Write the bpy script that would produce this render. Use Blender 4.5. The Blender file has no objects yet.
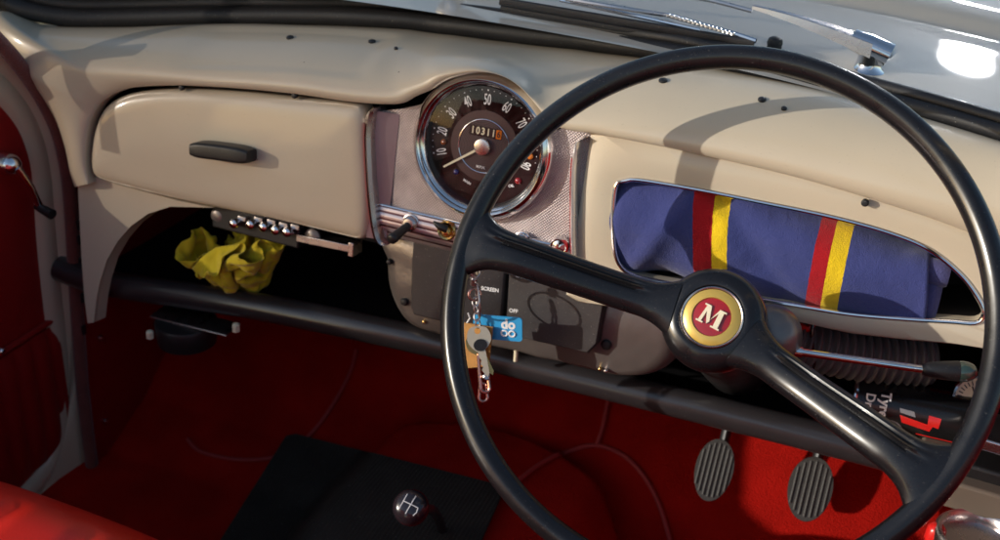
import bpy, bmesh, math, random
from mathutils import Vector, Matrix, noise
from mathutils.bvhtree import BVHTree
random.seed(7)
V = Vector
R = math.radians
sc = bpy.context.scene
COL = sc.collection

# ------------------------------------------------------------------ camera
F_PX = 1130.0
CAM = V((0.364, -0.921, 0.397))
def cam_axes(psi=20, phi=28, roll=4):
    a, b, r = R(psi), R(phi), R(roll)
    F = V((-math.sin(a)*math.cos(b), math.cos(a)*math.cos(b), -math.sin(b)))
    X = V((math.cos(a), math.sin(a), 0)); U = X.cross(F)
    return X*math.cos(r)+U*math.sin(r), U*math.cos(r)-X*math.sin(r), F
CR, CU, CF = cam_axes()
cd = bpy.data.cameras.new('camera'); cam = bpy.data.objects.new('camera', cd); COL.objects.link(cam)
cd.sensor_width = 36; cd.lens = F_PX/1000*36; cd.clip_start = 0.01; cd.clip_end = 500
cam.matrix_world = Matrix(((CR.x, CU.x, -CF.x, CAM.x), (CR.y, CU.y, -CF.y, CAM.y), (CR.z, CU.z, -CF.z, CAM.z), (0, 0, 0, 1)))
cd.dof.use_dof = True; cd.dof.focus_distance = 0.93; cd.dof.aperture_fstop = 7.1
sc.camera = cam

# design-time survey: where a sight line of the photograph meets a real plane of the car
def ray(p): return CR*((p[0]-500)/F_PX) - CU*((p[1]-270)/F_PX) + CF
def Py(p, y): d = ray(p); return CAM + d*((y-CAM.y)/d.y)
def Pz(p, z): d = ray(p); return CAM + d*((z-CAM.z)/d.z)
def Px(p, x): d = ray(p); return CAM + d*((x-CAM.x)/d.x)
def Pd(p, dep): return CAM + ray(p)*dep
# fascia frame: x = across, y = up the fascia, z = out towards the driver
TL = R(10)
DU, DN = V((0, math.sin(TL), math.cos(TL))), V((0, -math.cos(TL), math.sin(TL)))
def frame(o, x, y, z): return Matrix(((x.x, y.x, z.x, o.x), (x.y, y.y, z.y, o.y), (x.z, y.z, z.z, o.z), (0, 0, 0, 1)))
DF = frame(V((0, 0, 0)), V((1, 0, 0)), DU, DN)
def D(px, py, h=0.0):
    d = ray((px, py)); X = CAM + d*((h-CAM.dot(DN))/d.dot(DN)); return V((X.x, X.dot(DU)))
def D3(px, py, h=0.0): q = D(px, py, h); return V((q.x, q.y, h))
# steering wheel frame
WC = V((0.2574, -0.1595, -0.0249)); WN = V((-0.01332, -0.79429, 0.6074)).normalized()
WX = V((1, 0, 0)); WX = (WX-WN*WX.dot(WN)).normalized(); WY = WN.cross(WX)
WF = frame(WC, WX, WY, WN)
def W(px, py, t=0.0):
    d = ray((px, py)); X = CAM + d*(((WC+WN*t-CAM).dot(WN))/d.dot(WN)); q = X-WC; return V((q.dot(WX), q.dot(WY)))

# ------------------------------------------------------------------ materials
def new_mat(name):
    m = bpy.data.materials.new(name); m.use_nodes = True
    nt = m.node_tree; b = nt.nodes['Principled BSDF']; return m, nt, b
def nd(nt, t, **kw):
    n = nt.nodes.new(t)
    for k, v in kw.items():
        if k.startswith('i_'): n.inputs[k[2:]].default_value = v
        else: setattr(n, k, v)
    return n
def mat(name, col, rough=0.5, metal=0.0, coat=0.0, coat_r=0.1, var=0.12, nscale=18, bump=0.0, bscale=300, bdist=0.0006,
        rvar=0.1, sheen=0.0, spec=0.5, speck=0.0, speck_col=(0.5, 0.47, 0.42)):
    m, nt, b = new_mat(name)
    tc = nd(nt, 'ShaderNodeTexCoord')
    n1 = nd(nt, 'ShaderNodeTexNoise', i_Scale=nscale, i_Detail=5.0); nt.links.new(tc.outputs['Object'], n1.inputs['Vector'])
    mx = nd(nt, 'ShaderNodeMix', data_type='RGBA')
    mx.inputs['A'].default_value = tuple(c*(1-var) for c in col)+(1,); mx.inputs['B'].default_value = tuple(min(1, c*(1+var)) for c in col)+(1,)
    nt.links.new(n1.outputs['Fac'], mx.inputs['Factor'])
    out = mx.outputs['Result']
    if speck > 0:                                   # dust and lint lying on the surface
        n2 = nd(nt, 'ShaderNodeTexNoise', i_Scale=620.0, i_Detail=2.0); nt.links.new(tc.outputs['Object'], n2.inputs['Vector'])
        rp = nd(nt, 'ShaderNodeMapRange'); rp.inputs['From Min'].default_value = 0.68; rp.inputs['From Max'].default_value = 0.76
        rp.inputs['To Max'].default_value = speck
        nt.links.new(n2.outputs['Fac'], rp.inputs['Value'])
        m2 = nd(nt, 'ShaderNodeMix', data_type='RGBA'); m2.inputs['B'].default_value = speck_col+(1,)
        nt.links.new(out, m2.inputs['A']); nt.links.new(rp.outputs['Result'], m2.inputs['Factor']); out = m2.outputs['Result']
    nt.links.new(out, b.inputs['Base Color'])
    n3 = nd(nt, 'ShaderNodeTexNoise', i_Scale=nscale*2.3, i_Detail=4.0); nt.links.new(tc.outputs['Object'], n3.inputs['Vector'])
    mr = nd(nt, 'ShaderNodeMapRange'); mr.inputs['To Min'].default_value = max(0.02, rough-rvar); mr.inputs['To Max'].default_value = min(1, rough+rvar)
    nt.links.new(n3.outputs['Fac'], mr.inputs['Value']); nt.links.new(mr.outputs['Result'], b.inputs['Roughness'])
    b.inputs['Metallic'].default_value = metal; b.inputs['Coat Weight'].default_value = coat; b.inputs['Coat Roughness'].default_value = coat_r
    b.inputs['Specular IOR Level'].default_value = spec
    if sheen: b.inputs['Sheen Weight'].default_value = sheen; b.inputs['Sheen Roughness'].default_value = 0.4
    if bump > 0:
        n4 = nd(nt, 'ShaderNodeTexNoise', i_Scale=bscale, i_Detail=3.0); nt.links.new(tc.outputs['Object'], n4.inputs['Vector'])
        bp = nd(nt, 'ShaderNodeBump', i_Strength=bump, i_Distance=bdist)
        nt.links.new(n4.outputs['Fac'], bp.inputs['Height']); nt.links.new(bp.outputs['Normal'], b.inputs['Normal'])
    return m

CREAM = mat('cream_paint', (0.545, 0.462, 0.345), 0.34, coat=0.5, coat_r=0.10, var=0.07, nscale=9, bump=0.14, bscale=35, bdist=0.0015, speck=0.25, speck_col=(.25, .2, .15))
def wear(m, amt=.35, dark=(.12, .09, .07, 1)):
    nt = m.node_tree; b = nt.nodes['Principled BSDF']; src = b.inputs['Base Color'].links[0].from_socket; tc = nd(nt, 'ShaderNodeTexCoord')
    mp = nd(nt, 'ShaderNodeMapping'); mp.inputs['Scale'].default_value = (1, 5, 5); mp.inputs['Rotation'].default_value = (.3, .2, .5); nt.links.new(tc.outputs['Object'], mp.inputs['Vector'])
    n1 = nd(nt, 'ShaderNodeTexNoise', i_Scale=42.0, i_Detail=8.0, i_Roughness=.75); nt.links.new(mp.outputs[0], n1.inputs['Vector'])
    r1 = nd(nt, 'ShaderNodeMapRange'); r1.inputs['From Min'].default_value = .60; r1.inputs['From Max'].default_value = .78; r1.inputs['To Max'].default_value = amt; nt.links.new(n1.outputs['Fac'], r1.inputs['Value'])
    v1 = nd(nt, 'ShaderNodeTexVoronoi', i_Scale=26.0); nt.links.new(tc.outputs['Object'], v1.inputs['Vector'])
    n2 = nd(nt, 'ShaderNodeTexNoise', i_Scale=300.0); nt.links.new(tc.outputs['Object'], n2.inputs['Vector'])
    a1 = nd(nt, 'ShaderNodeMath', operation='MULTIPLY_ADD'); a1.inputs[1].default_value = .10; nt.links.new(n2.outputs['Fac'], a1.inputs[0]); nt.links.new(v1.outputs['Distance'], a1.inputs[2])
    l1 = nd(nt, 'ShaderNodeMath', operation='LESS_THAN'); l1.inputs[1].default_value = .072; nt.links.new(a1.outputs[0], l1.inputs[0])
    mxx = nd(nt, 'ShaderNodeMath', operation='MAXIMUM'); nt.links.new(r1.outputs[0], mxx.inputs[0]); nt.links.new(l1.outputs[0], mxx.inputs[1])
    mc = nd(nt, 'ShaderNodeMix', data_type='RGBA'); mc.inputs['B'].default_value = dark; nt.links.new(mxx.outputs[0], mc.inputs['Factor']); nt.links.new(src, mc.inputs['A']); nt.links.new(mc.outputs['Result'], b.inputs['Base Color'])
wear(CREAM, .16)
SCUTTLE = mat('outer_paint', (0.52, 0.47, 0.40), 0.5, coat=0.6, coat_r=0.035, var=0.06, nscale=5, bump=0.05, bscale=8, bdist=0.004)
BLACK_TUBE = mat('black_enamel', (0.027, 0.024, 0.026), 0.33, coat=0.6, coat_r=0.15, var=0.3, bump=0.15, bscale=90, speck=0.12)
BAKELITE = mat('bakelite', (0.008, 0.0075, 0.009), 0.30, coat=0.3, coat_r=0.12, var=0.2, spec=.35, bump=0.10, bscale=60, bdist=0.0008, speck=0.14, rvar=.14, nscale=30)
RUBBER = mat('black_rubber', (0.014, 0.014, 0.016), 0.5, var=0.3, bump=0.2, bscale=120, speck=0.3)
BLACK = mat('black_plastic', (0.012, 0.011, 0.012), 0.45, var=0.3, bump=0.15, bscale=250, speck=0.1)
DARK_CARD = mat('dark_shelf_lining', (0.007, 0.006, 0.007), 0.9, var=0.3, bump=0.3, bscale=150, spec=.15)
CHROME = mat('chrome', (0.75, 0.74, 0.75), 0.12, metal=1, var=0.05, rvar=0.06, bump=0.04, bscale=60)
DULL_CHROME = mat('dull_plated_metal', (0.6, 0.55, 0.54), 0.28, metal=1, var=0.12, rvar=0.12, bump=0.1, bscale=140)
BRASS = mat('brass', (0.66, 0.45, 0.17), 0.25, metal=1, var=0.15)
GOLD = mat('gold_badge', (0.62, 0.42, 0.09), 0.33, metal=0.35, var=0.1, coat=0.6, coat_r=.05)
ALU = mat('grey_cast_alloy', (0.23, 0.20, 0.185), 0.36, metal=0.6, var=0.22, nscale=26, bump=0.4, bscale=80, bdist=0.001)
HEATER_FACE = mat('heater_face_crackle', (0.048, 0.042, 0.042), 0.45, var=0.3, nscale=60, bump=0.35, bscale=420, speck=0.3)
RED_ENAMEL = mat('red_enamel', (0.32, 0.008, 0.01), 0.2, coat=1, var=0.3, nscale=40, coat_r=.05)
CARPET = mat('red_carpet', (0.44, 0.010, 0.006), 0.95, var=0.55, nscale=14, bump=0.9, bscale=700, bdist=0.003, spec=.05, speck=0.3, speck_col=(.3, .07, .04))
VINYL = mat('red_vinyl', (0.27, 0.007, 0.007), 0.42, var=0.12, bump=0.3, bscale=380, bdist=0.0006)
SEAT = mat('seat_vinyl', (0.75, 0.020, 0.008), 0.34, var=0.08, bump=0.3, bscale=420, bdist=0.0005)
PIPING = mat('carpet_binding', (0.40, 0.035, 0.03), 0.7, var=0.2, bump=.3)
FUR = mat('draught_strip_pile', (0.16, 0.045, 0.035), 0.9, var=0.35, nscale=60, bump=0.8, bscale=500, bdist=0.002, sheen=0.3)
MAT_RUB = mat('mat_rubber', (0.036, 0.030, 0.024), 0.8, spec=.2, var=0.4, nscale=30, bump=0.3, bscale=300, speck=0.35)
YELLOW = mat('yellow_duster', (0.62, 0.48, 0.014), 0.95, var=0.25, bump=0.5, bscale=900, bdist=0.0008, sheen=0.2)
IVORY = mat('ivory_mark', (0.80, 0.72, 0.52), 0.45, var=0.05)
WHITE = mat('white_print', (0.82, 0.80, 0.80), 0.5, var=0.02)
DIAL = mat('dial_face', (0.022, 0.010, 0.012), 0.32, var=0.3, nscale=60, coat=0.3, coat_r=0.1, speck=0.25)
DIAL_BAND = mat('dial_band', (0.07, 0.042, 0.042), 0.35, var=0.15)
AMBER = mat('amber_lens', (0.75, 0.20, 0.02), 0.2, coat=1, var=0.2)
AMBER_DARK = mat('amber_lens_dull', (0.30, 0.08, 0.02), 0.2, coat=1, var=0.2)
BLUE_LENS = mat('blue_lens', (0.02, 0.02, 0.14), 0.2, coat=1)
RED_LENS = mat('red_lens', (0.28, 0.008, 0.015), 0.2, coat=1)
BLUE_FOB = mat('blue_fob', (0.035, 0.33, 0.66), 0.35, var=0.05)
TAN_FOB = mat('tan_leather', (0.42, 0.20, 0.045), 0.6, var=0.25, nscale=90, bump=0.3)
KEY_METAL = mat('nickel_key', (0.66, 0.58, 0.44), 0.36, metal=.45, var=0.1, rvar=.1)
COPPER = mat('copper_clip', (0.62, 0.34, 0.28), 0.25, metal=1, var=0.1)
HOSE = mat('heater_hose', (0.12, 0.115, 0.115), 0.5, var=0.3)
CAN = mat('can_lacquer', (0.008, 0.008, 0.009), 0.28, coat=0.4, var=0.1)
CAN_RED = mat('can_red', (0.65, 0.015, 0.012), 0.3, coat=0.5, var=0.1)
GREY_PRINT = mat('grey_print', (0.22, 0.21, 0.23), 0.4, var=0.1)
GREEN_TIP = mat('smoky_green_lens', (0.03, 0.055, 0.045), 0.12, coat=1)
PLUM = mat('knob_plastic', (0.022, 0.016, 0.020), 0.2, coat=0.6, var=0.2)
WOOL_IN = mat('navy_wool_plain', (0.065, 0.065, 0.19), 0.95, var=0.12, bump=0.8, bscale=900, bdist=0.001, sheen=0.35)
TRAY_IN = mat('tray_lining', (0.05, 0.042, 0.036), 0.85, var=0.25, nscale=30)
GROUND = mat('tarmac', (0.05, 0.05, 0.052), 0.9, var=0.3, nscale=3, bump=0.6, bscale=60, bdist=0.01)

def wool_mat():
    m, nt, b = new_mat('navy_wool_striped')
    tc = nd(nt, 'ShaderNodeTexCoord'); sx = nd(nt, 'ShaderNodeSeparateXYZ'); nt.links.new(tc.outputs['Object'], sx.inputs[0])
    def stripe(u1, v1, u2, v2, w):
        # half-open band left edge through (u1,v1)-(u2,v2)
        k = (u1-u2)/(v1-v2)
        mu = nd(nt, 'ShaderNodeMath', operation='MULTIPLY'); mu.inputs[1].default_value = -k; nt.links.new(sx.outputs['Y'], mu.inputs[0])
        ad = nd(nt, 'ShaderNodeMath', operation='ADD'); nt.links.new(sx.outputs['X'], ad.inputs[0]); nt.links.new(mu.outputs[0], ad.inputs[1])
        nz = nd(nt, 'ShaderNodeTexNoise', i_Scale=260.0); nt.links.new(tc.outputs['Object'], nz.inputs['Vector'])
        ns = nd(nt, 'ShaderNodeMath', operation='MULTIPLY_ADD'); ns.inputs[1].default_value = 0.0012; nt.links.new(nz.outputs['Fac'], ns.inputs[0]); nt.links.new(ad.outputs[0], ns.inputs[2])
        c0 = u1-k*v1+0.0006
        g = nd(nt, 'ShaderNodeMath', operation='GREATER_THAN'); g.inputs[1].default_value = c0; nt.links.new(ns.outputs[0], g.inputs[0])
        l = nd(nt, 'ShaderNodeMath', operation='LESS_THAN'); l.inputs[1].default_value = c0+w; nt.links.new(ns.outputs[0], l.inputs[0])
        p = nd(nt, 'ShaderNodeMath', operation='MULTIPLY'); nt.links.new(g.outputs[0], p.inputs[0]); nt.links.new(l.outputs[0], p.inputs[1])
        return p.outputs[0]
    nz = nd(nt, 'ShaderNodeTexNoise', i_Scale=25.0, i_Detail=4.0); nt.links.new(tc.outputs['Object'], nz.inputs['Vector'])
    base = nd(nt, 'ShaderNodeMix', data_type='RGBA'); base.inputs['A'].default_value = (0.040, 0.049, 0.175, 1); base.inputs['B'].default_value = (0.055, 0.066, 0.215, 1)
    nt.links.new(nz.outputs['Fac'], base.inputs['Factor']); cur = base.outputs['Result']
    def edge(pt, pb, h=0.010): a = D(*pt, h); c = D(*pb, h); return (a.x, a.y, c.x, c.y)
    for (pt, pb, wr, wy) in (((693, 200), (692, 275), .0172, .0138), ((819, 225), (805, 300), .0132, .0142)):
        e = edge(pt, pb)
        for (off, wd, colr) in ((0, wr, (0.42, 0.006, 0.012, 1)), (wr, wy, (0.85, 0.56, 0.012, 1))):
            s = stripe(e[0]+off, e[1], e[2]+off, e[3], wd)
            mx = nd(nt, 'ShaderNodeMix', data_type='RGBA'); mx.inputs['B'].default_value = colr
            nt.links.new(cur, mx.inputs['A']); nt.links.new(s, mx.inputs['Factor']); cur = mx.outputs['Result']
    nt.links.new(cur, b.inputs['Base Color']); b.inputs['Roughness'].default_value = 0.95
    b.inputs['Sheen Weight'].default_value = 0.25; b.inputs['Sheen Roughness'].default_value = .5; b.inputs['Specular IOR Level'].default_value = .2
    n4 = nd(nt, 'ShaderNodeTexNoise', i_Scale=900.0, i_Detail=3.0); nt.links.new(tc.outputs['Object'], n4.inputs['Vector'])
    n5 = nd(nt, 'ShaderNodeTexNoise', i_Scale=160.0, i_Detail=3.0); nt.links.new(tc.outputs['Object'], n5.inputs['Vector'])
    aa = nd(nt, 'ShaderNodeMath', operation='ADD'); nt.links.new(n4.outputs['Fac'], aa.inputs[0]); nt.links.new(n5.outputs['Fac'], aa.inputs[1])
    bp = nd(nt, 'ShaderNodeBump', i_Strength=0.8, i_Distance=0.0012); nt.links.new(aa.outputs[0], bp.inputs['Height']); nt.links.new(bp.outputs['Normal'], b.inputs['Normal'])
    return m
WOOL = wool_mat()

def panel_mat():     # silver foil with an embossed weave, base tinted pink for red cabin reflections
    m, nt, b = new_mat('embossed_silver_foil')
    tc = nd(nt, 'ShaderNodeTexCoord'); mp = nd(nt, 'ShaderNodeMapping'); mp.inputs['Rotation'].default_value = (0, 0, R(45))
    nt.links.new(tc.outputs['Object'], mp.inputs['Vector'])
    ws = []
    for d in ('X', 'Y'):
        w = nd(nt, 'ShaderNodeTexWave', wave_type='BANDS', bands_direction=d, i_Scale=150.0, i_Distortion=0.3); nt.links.new(mp.outputs[0], w.inputs['Vector']); ws.append(w)
    a = nd(nt, 'ShaderNodeMath', operation='MULTIPLY'); nt.links.new(ws[0].outputs['Fac'], a.inputs[0]); nt.links.new(ws[1].outputs['Fac'], a.inputs[1])
    bp = nd(nt, 'ShaderNodeBump', i_Strength=0.9, i_Distance=0.0008); nt.links.new(a.outputs[0], bp.inputs['Height']); nt.links.new(bp.outputs['Normal'], b.inputs['Normal'])
    nz = nd(nt, 'ShaderNodeTexNoise', i_Scale=40.0, i_Detail=6.0); nt.links.new(tc.outputs['Object'], nz.inputs['Vector'])
    ad = nd(nt, 'ShaderNodeMath', operation='MULTIPLY_ADD'); ad.inputs[1].default_value = .45; nt.links.new(a.outputs[0], ad.inputs[0]); nt.links.new(nz.outputs['Fac'], ad.inputs[2])
    mx = nd(nt, 'ShaderNodeMix', data_type='RGBA'); mx.inputs['A'].default_value = (0.20, 0.155, 0.155, 1); mx.inputs['B'].default_value = (0.70, 0.61, 0.60, 1)
    nt.links.new(ad.outputs[0], mx.inputs['Factor']); nt.links.new(mx.outputs['Result'], b.inputs['Base Color'])
    b.inputs['Metallic'].default_value = 0.75; b.inputs['Roughness'].default_value = 0.36
    return m
FOIL = panel_mat()
def strip_mat():
    m, nt, b = new_mat('ribbed_silver_strip')
    tc = nd(nt, 'ShaderNodeTexCoord')
    w = nd(nt, 'ShaderNodeTexWave', wave_type='BANDS', bands_direction='Y', i_Scale=46.0, i_Distortion=0.0); nt.links.new(tc.outputs['Object'], w.inputs['Vector'])
    rp = nd(nt, 'ShaderNodeValToRGB'); rp.color_ramp.elements[0].position = 0.1; rp.color_ramp.elements[0].color = (0.12, 0.05, 0.055, 1)
    rp.color_ramp.elements[1].position = 0.32; rp.color_ramp.elements[1].color = (0.66, 0.55, 0.55, 1)
    nt.links.new(w.outputs['Fac'], rp.inputs[0]); nt.links.new(rp.outputs[0], b.inputs['Base Color'])
    bp = nd(nt, 'ShaderNodeBump', i_Strength=0.6, i_Distance=0.0006); nt.links.new(w.outputs['Fac'], bp.inputs['Height']); nt.links.new(bp.outputs['Normal'], b.inputs['Normal'])
    b.inputs['Metallic'].default_value = 0.7; b.inputs['Roughness'].default_value = 0.33
    return m
STRIP = strip_mat()
def grooves_mat():   # concentric turned grooves on the speedometer's centre disc
    m, nt, b = new_mat('turned_centre_disc')
    tc = nd(nt, 'ShaderNodeTexCoord')
    w = nd(nt, 'ShaderNodeTexWave', wave_type='RINGS', rings_direction='Z', i_Scale=210.0); nt.links.new(tc.outputs['Object'], w.inputs['Vector'])
    mx = nd(nt, 'ShaderNodeMix', data_type='RGBA'); mx.inputs['A'].default_value = (0.016, 0.010, 0.012, 1); mx.inputs['B'].default_value = (0.10, 0.07, 0.075, 1)
    nt.links.new(w.outputs['Fac'], mx.inputs['Factor']); nt.links.new(mx.outputs['Result'], b.inputs['Base Color'])
    b.inputs['Roughness'].default_value = 0.35; return m
GROOVES = grooves_mat()
def glass_mat(name, tint=(1, 1, 1), ior=1.45, rough=0.02):
    m = bpy.data.materials.new(name); m.use_nodes = True; nt = m.node_tree; nt.nodes.clear()
    o = nd(nt, 'ShaderNodeOutputMaterial'); t = nd(nt, 'ShaderNodeBsdfTransparent'); g = nd(nt, 'ShaderNodeBsdfGlossy', i_Roughness=rough)
    t.inputs[0].default_value = tint+(1,)
    lw = nd(nt, 'ShaderNodeLayerWeight', i_Blend=.5); pw = nd(nt, 'ShaderNodeMath', operation='POWER'); pw.inputs[1].default_value = 4.5; nt.links.new(lw.outputs['Facing'], pw.inputs[0])
    fr = nd(nt, 'ShaderNodeMath', operation='MULTIPLY_ADD'); fr.inputs[1].default_value = (ior-1)*1.6; fr.inputs[2].default_value = (ior-1)*.1; nt.links.new(pw.outputs[0], fr.inputs[0]); mx = nd(nt, 'ShaderNodeMixShader')
    nt.links.new(fr.outputs[0], mx.inputs[0]); nt.links.new(t.outputs[0], mx.inputs[1]); nt.links.new(g.outputs[0], mx.inputs[2]); nt.links.new(mx.outputs[0], o.inputs[0])
    return m
mat_glass_shade = glass_mat('shade_pane_glass', tint=(.60, .58, .56), ior=1.3)  # tint for the unseen pane that dims the left dash
GLASS = glass_mat('clear_glass', ior=1.2); DIAL_GLASS = glass_mat('dial_glass', rough=0.01, ior=1.25)

# ------------------------------------------------------------------ building helpers
WM = {}
def obj(name, bm, m, parent=None, fr=None, sharp=35, smooth=True, bevel=0, label=None):
    me = bpy.data.meshes.new(name)
    bmesh.ops.recalc_face_normals(bm, faces=bm.faces)
    if smooth:
        for f in bm.faces: f.smooth = True
    bm.to_mesh(me); bm.free()
    if smooth: me.set_sharp_from_angle(angle=R(sharp))
    me.materials.append(m)
    o = bpy.data.objects.new(name, me); COL.objects.link(o)
    fr = fr if fr is not None else Matrix.Identity(4)
    if parent is not None:
        o.parent = parent; o.matrix_parent_inverse = WM[parent.name].inverted()
    o.matrix_basis = fr; WM[o.name] = fr.copy()
    if bevel:
        b = o.modifiers.new('bevel', 'BEVEL'); b.width = bevel; b.segments = 3; b.limit_method = 'ANGLE'; b.angle_limit = R(40); b.harden_normals = False
    if label: o['label'] = label
    return o
def empty(name, loc, label, cat, group=None):
    o = bpy.data.objects.new(name, None); COL.objects.link(o); o.location = loc; o.empty_display_size = .05
    WM[o.name] = Matrix.Translation(loc); o['label'] = label; o['category'] = cat
    if group: o['group'] = group
    return o
def top(o, label, cat): o['label'] = label; o['category'] = cat; return o
def B(): return bmesh.new()
def box(bm, lo, hi, M=None):
    vs = [bm.verts.new(V((x, y, z))) for x in (lo[0], hi[0]) for y in (lo[1], hi[1]) for z in (lo[2], hi[2])]
    if M is not None:
        for v in vs: v.co = M @ v.co
    for f in ((0, 1, 3, 2), (4, 6, 7, 5), (0, 4, 5, 1), (2, 3, 7, 6), (0, 2, 6, 4), (1, 5, 7, 3)): bm.faces.new([vs[i] for i in f])
def grid(bm, rows, close_u=False, close_v=False):
    vr = [[bm.verts.new(p) for p in r] for r in rows]
    n, k = len(vr), len(vr[0])
    for i in range(n if close_v else n-1):
        for j in range(k if close_u else k-1):
            a, b_, c, d = vr[i][j], vr[i][(j+1) % k], vr[(i+1) % n][(j+1) % k], vr[(i+1) % n][j]
            try: bm.faces.new([a, b_, c, d])
            except ValueError: pass
    return vr
def cat(P, n, closed=False):
    """Catmull-Rom through points (lists of floats or Vectors), n samples in all"""
    m = len(P); out = []
    segs = m if closed else m-1
    for i in range(n):
        t = i/(n if closed else n-1)*segs; k = min(int(t), segs-1); f = t-k
        g = lambda j: V(P[j % m]) if closed else V(P[max(0, min(m-1, j))])
        p0, p1, p2, p3 = g(k-1), g(k), g(k+1), g(k+2)
        out.append(0.5*((2*p1)+(p2-p0)*f+(2*p0-5*p1+4*p2-p3)*f*f+(3*p1-p0-3*p2+p3)*f*f*f))
    return out
def arc_resample(P, n, closed=False):
    Q = list(P)+([P[0]] if closed else []); L = [0]
    for a, b_ in zip(Q, Q[1:]): L.append(L[-1]+(b_-a).length)
    out = []; j = 0
    for i in range(n):
        s = L[-1]*i/(n if closed else n-1)
        while j < len(Q)-2 and L[j+1] < s: j += 1
        d = L[j+1]-L[j]; f = 0 if d < 1e-12 else (s-L[j])/d
        out.append(Q[j].lerp(Q[j+1], min(1, f)))
    return out
def tube(bm, P, r, n=14, closed=False, caps=True, sx=1.0, up=None):
    """sweep a circle (or ellipse) of radius r (number or list) along the points"""
    P = [V(p) for p in P]; rows = []; N = None; m = len(P)
    for i, p in enumerate(P):
        a = P[(i-1) % m] if closed or i else P[0]; c = P[(i+1) % m] if closed or i < m-1 else P[-1]
        t = (c-a).normalized()
        if N is None:
            N = (up if up is not None else (V((0, 0, 1)) if abs(t.z) < .9 else V((1, 0, 0))))
        if up is not None: N = up
        N = (N-t*N.dot(t)).normalized(); Bn = t.cross(N)
        rr = r[i] if isinstance(r, (list, tuple)) else r
        rows.append([p+N*(math.cos(2*math.pi*k/n)*rr)+Bn*(math.sin(2*math.pi*k/n)*rr*sx) for k in range(n)])
    vr = grid(bm, rows, close_u=True, close_v=closed)
    if caps and not closed: bm.faces.new(vr[0]); bm.faces.new(list(reversed(vr[-1])))
def lathe(bm, prof, n=48, o=V((0, 0, 0)), ax=None, cap=True):
    """prof: [(radius, height)], axis +z of ax frame"""
    M = ax if ax is not None else Matrix.Identity(4)
    rows = [[M @ (o+V((math.cos(2*math.pi*k/n)*r, math.sin(2*math.pi*k/n)*r, h))) for k in range(n)] for r, h in prof]
    vr = grid(bm, rows, close_u=True)
    if cap:
        for row in (vr[0], vr[-1]): bm.faces.new(row)
def axis_frame(o, z, xh=V((1, 0, 0))):
    z = z.normalized(); x = (xh-z*xh.dot(z))
    if x.length < 1e-4: x = V((0, 1, 0))-z*z.y
    x.normalize(); return frame(o, x, z.cross(x), z)
def prism(bm, out, z0, z1, M=None, rings=None):
    """closed outline of 2D points from z0 to z1; rings: extra (inset scale, z) over the top"""
    c = sum((V((p[0], p[1])) for p in out), V((0, 0)))/len(out)
    rows = [[V((p[0], p[1], z0)) for p in out], [V((p[0], p[1], z1)) for p in out]]
    for s, z in (rings or []): rows.append([V((c.x+(p[0]-c.x)*s, c.y+(p[1]-c.y)*s, z)) for p in out])
    if M is not None: rows = [[M @ p for p in r] for r in rows]
    vr = grid(bm, rows, close_u=True); bm.faces.new(vr[0]); bm.faces.new(vr[-1])
def pillow(bm, out, levels, back):
    """outline inset along its own normals; levels [(inset, z)]; the last inset is filled with fans to the spine"""
    n = len(out); nr = []
    area = sum(out[i].x*out[(i+1) % n].y-out[(i+1) % n].x*out[i].y for i in range(n))
    sg = 1 if area > 0 else -1
    for i in range(n):
        t = (out[(i+1) % n]-out[i-1]).normalized(); nr.append(V((-t.y, t.x))*sg)
    rows = [[V((p.x, p.y, back)) for p in out]]
    for ins, z in levels: rows.append([V((p.x+q.x*ins, p.y+q.y*ins, z)) for p, q in zip(out, nr)])
    vr = grid(bm, rows, close_u=True)
    last = rows[-1]; c = sum(last, V((0, 0, 0)))/n
    lo = min(p.x for p in last); hi = max(p.x for p in last); half = (max(p.y for p in last)-min(p.y for p in last))/2
    sp = []
    for p in last:
        x = max(lo+half, min(hi-half, p.x)); sp.append(V((x, c.y+(x-c.x)*0.0, p.z)))
    inner = []
    for f in (.8, .55, .3, .05):
        inner.append([p.lerp(s, 1-f)+V((0, 0, .0035*(1-f*f))) for p, s in zip(last, sp)])
    vr2 = grid(bm, [[v.co.copy() for v in vr[-1]]]+inner, close_u=True)
    bm.faces.new(vr[0]); bm.faces.new(vr2[-1])
    bmesh.ops.remove_doubles(bm, verts=bm.verts, dist=1e-5)
def text_into(bm, s, size, M, ext=0.0002, sx=1.0, bold=0.0, shear=0.0, wrap=None):
    cu = bpy.data.curves.new('t', 'FONT'); cu.body = s; cu.size = size; cu.align_x = 'CENTER'; cu.align_y = 'CENTER'; cu.extrude = ext; cu.offset = bold; cu.shear = shear
    cu.resolution_u = 4
    o = bpy.data.objects.new('t', cu); COL.objects.link(o); dg = bpy.context.evaluated_depsgraph_get()
    me = o.evaluated_get(dg).to_mesh(); off = len(bm.verts); vs = []
    for v in me.vertices:
        p = V((v.co.x*sx, v.co.y, v.co.z))
        if wrap: p = wrap(p)
        vs.append(bm.verts.new(M @ p))
    for f in me.polygons:
        try: bm.faces.new([vs[i] for i in f.vertices])
        except ValueError: pass
    o.evaluated_get(dg).to_mesh_clear(); bpy.data.objects.remove(o); bpy.data.curves.remove(cu)
def hull(bm, pts):
    vs = [bm.verts.new(p) for p in pts]; r = bmesh.ops.convex_hull(bm, input=vs)
def rounded_rect(w, h, r, n=6, cx=0, cy=0):
    out = []
    for (sx, sy, a0) in ((1, 1, 0), (-1, 1, 90), (-1, -1, 180), (1, -1, 270)):
        for k in range(n+1):
            a = R(a0+90*k/n); out.append(V((cx+sx*(w/2-r)+r*math.cos(a), cy+sy*(h/2-r)+r*math.sin(a))))
    return out

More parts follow.
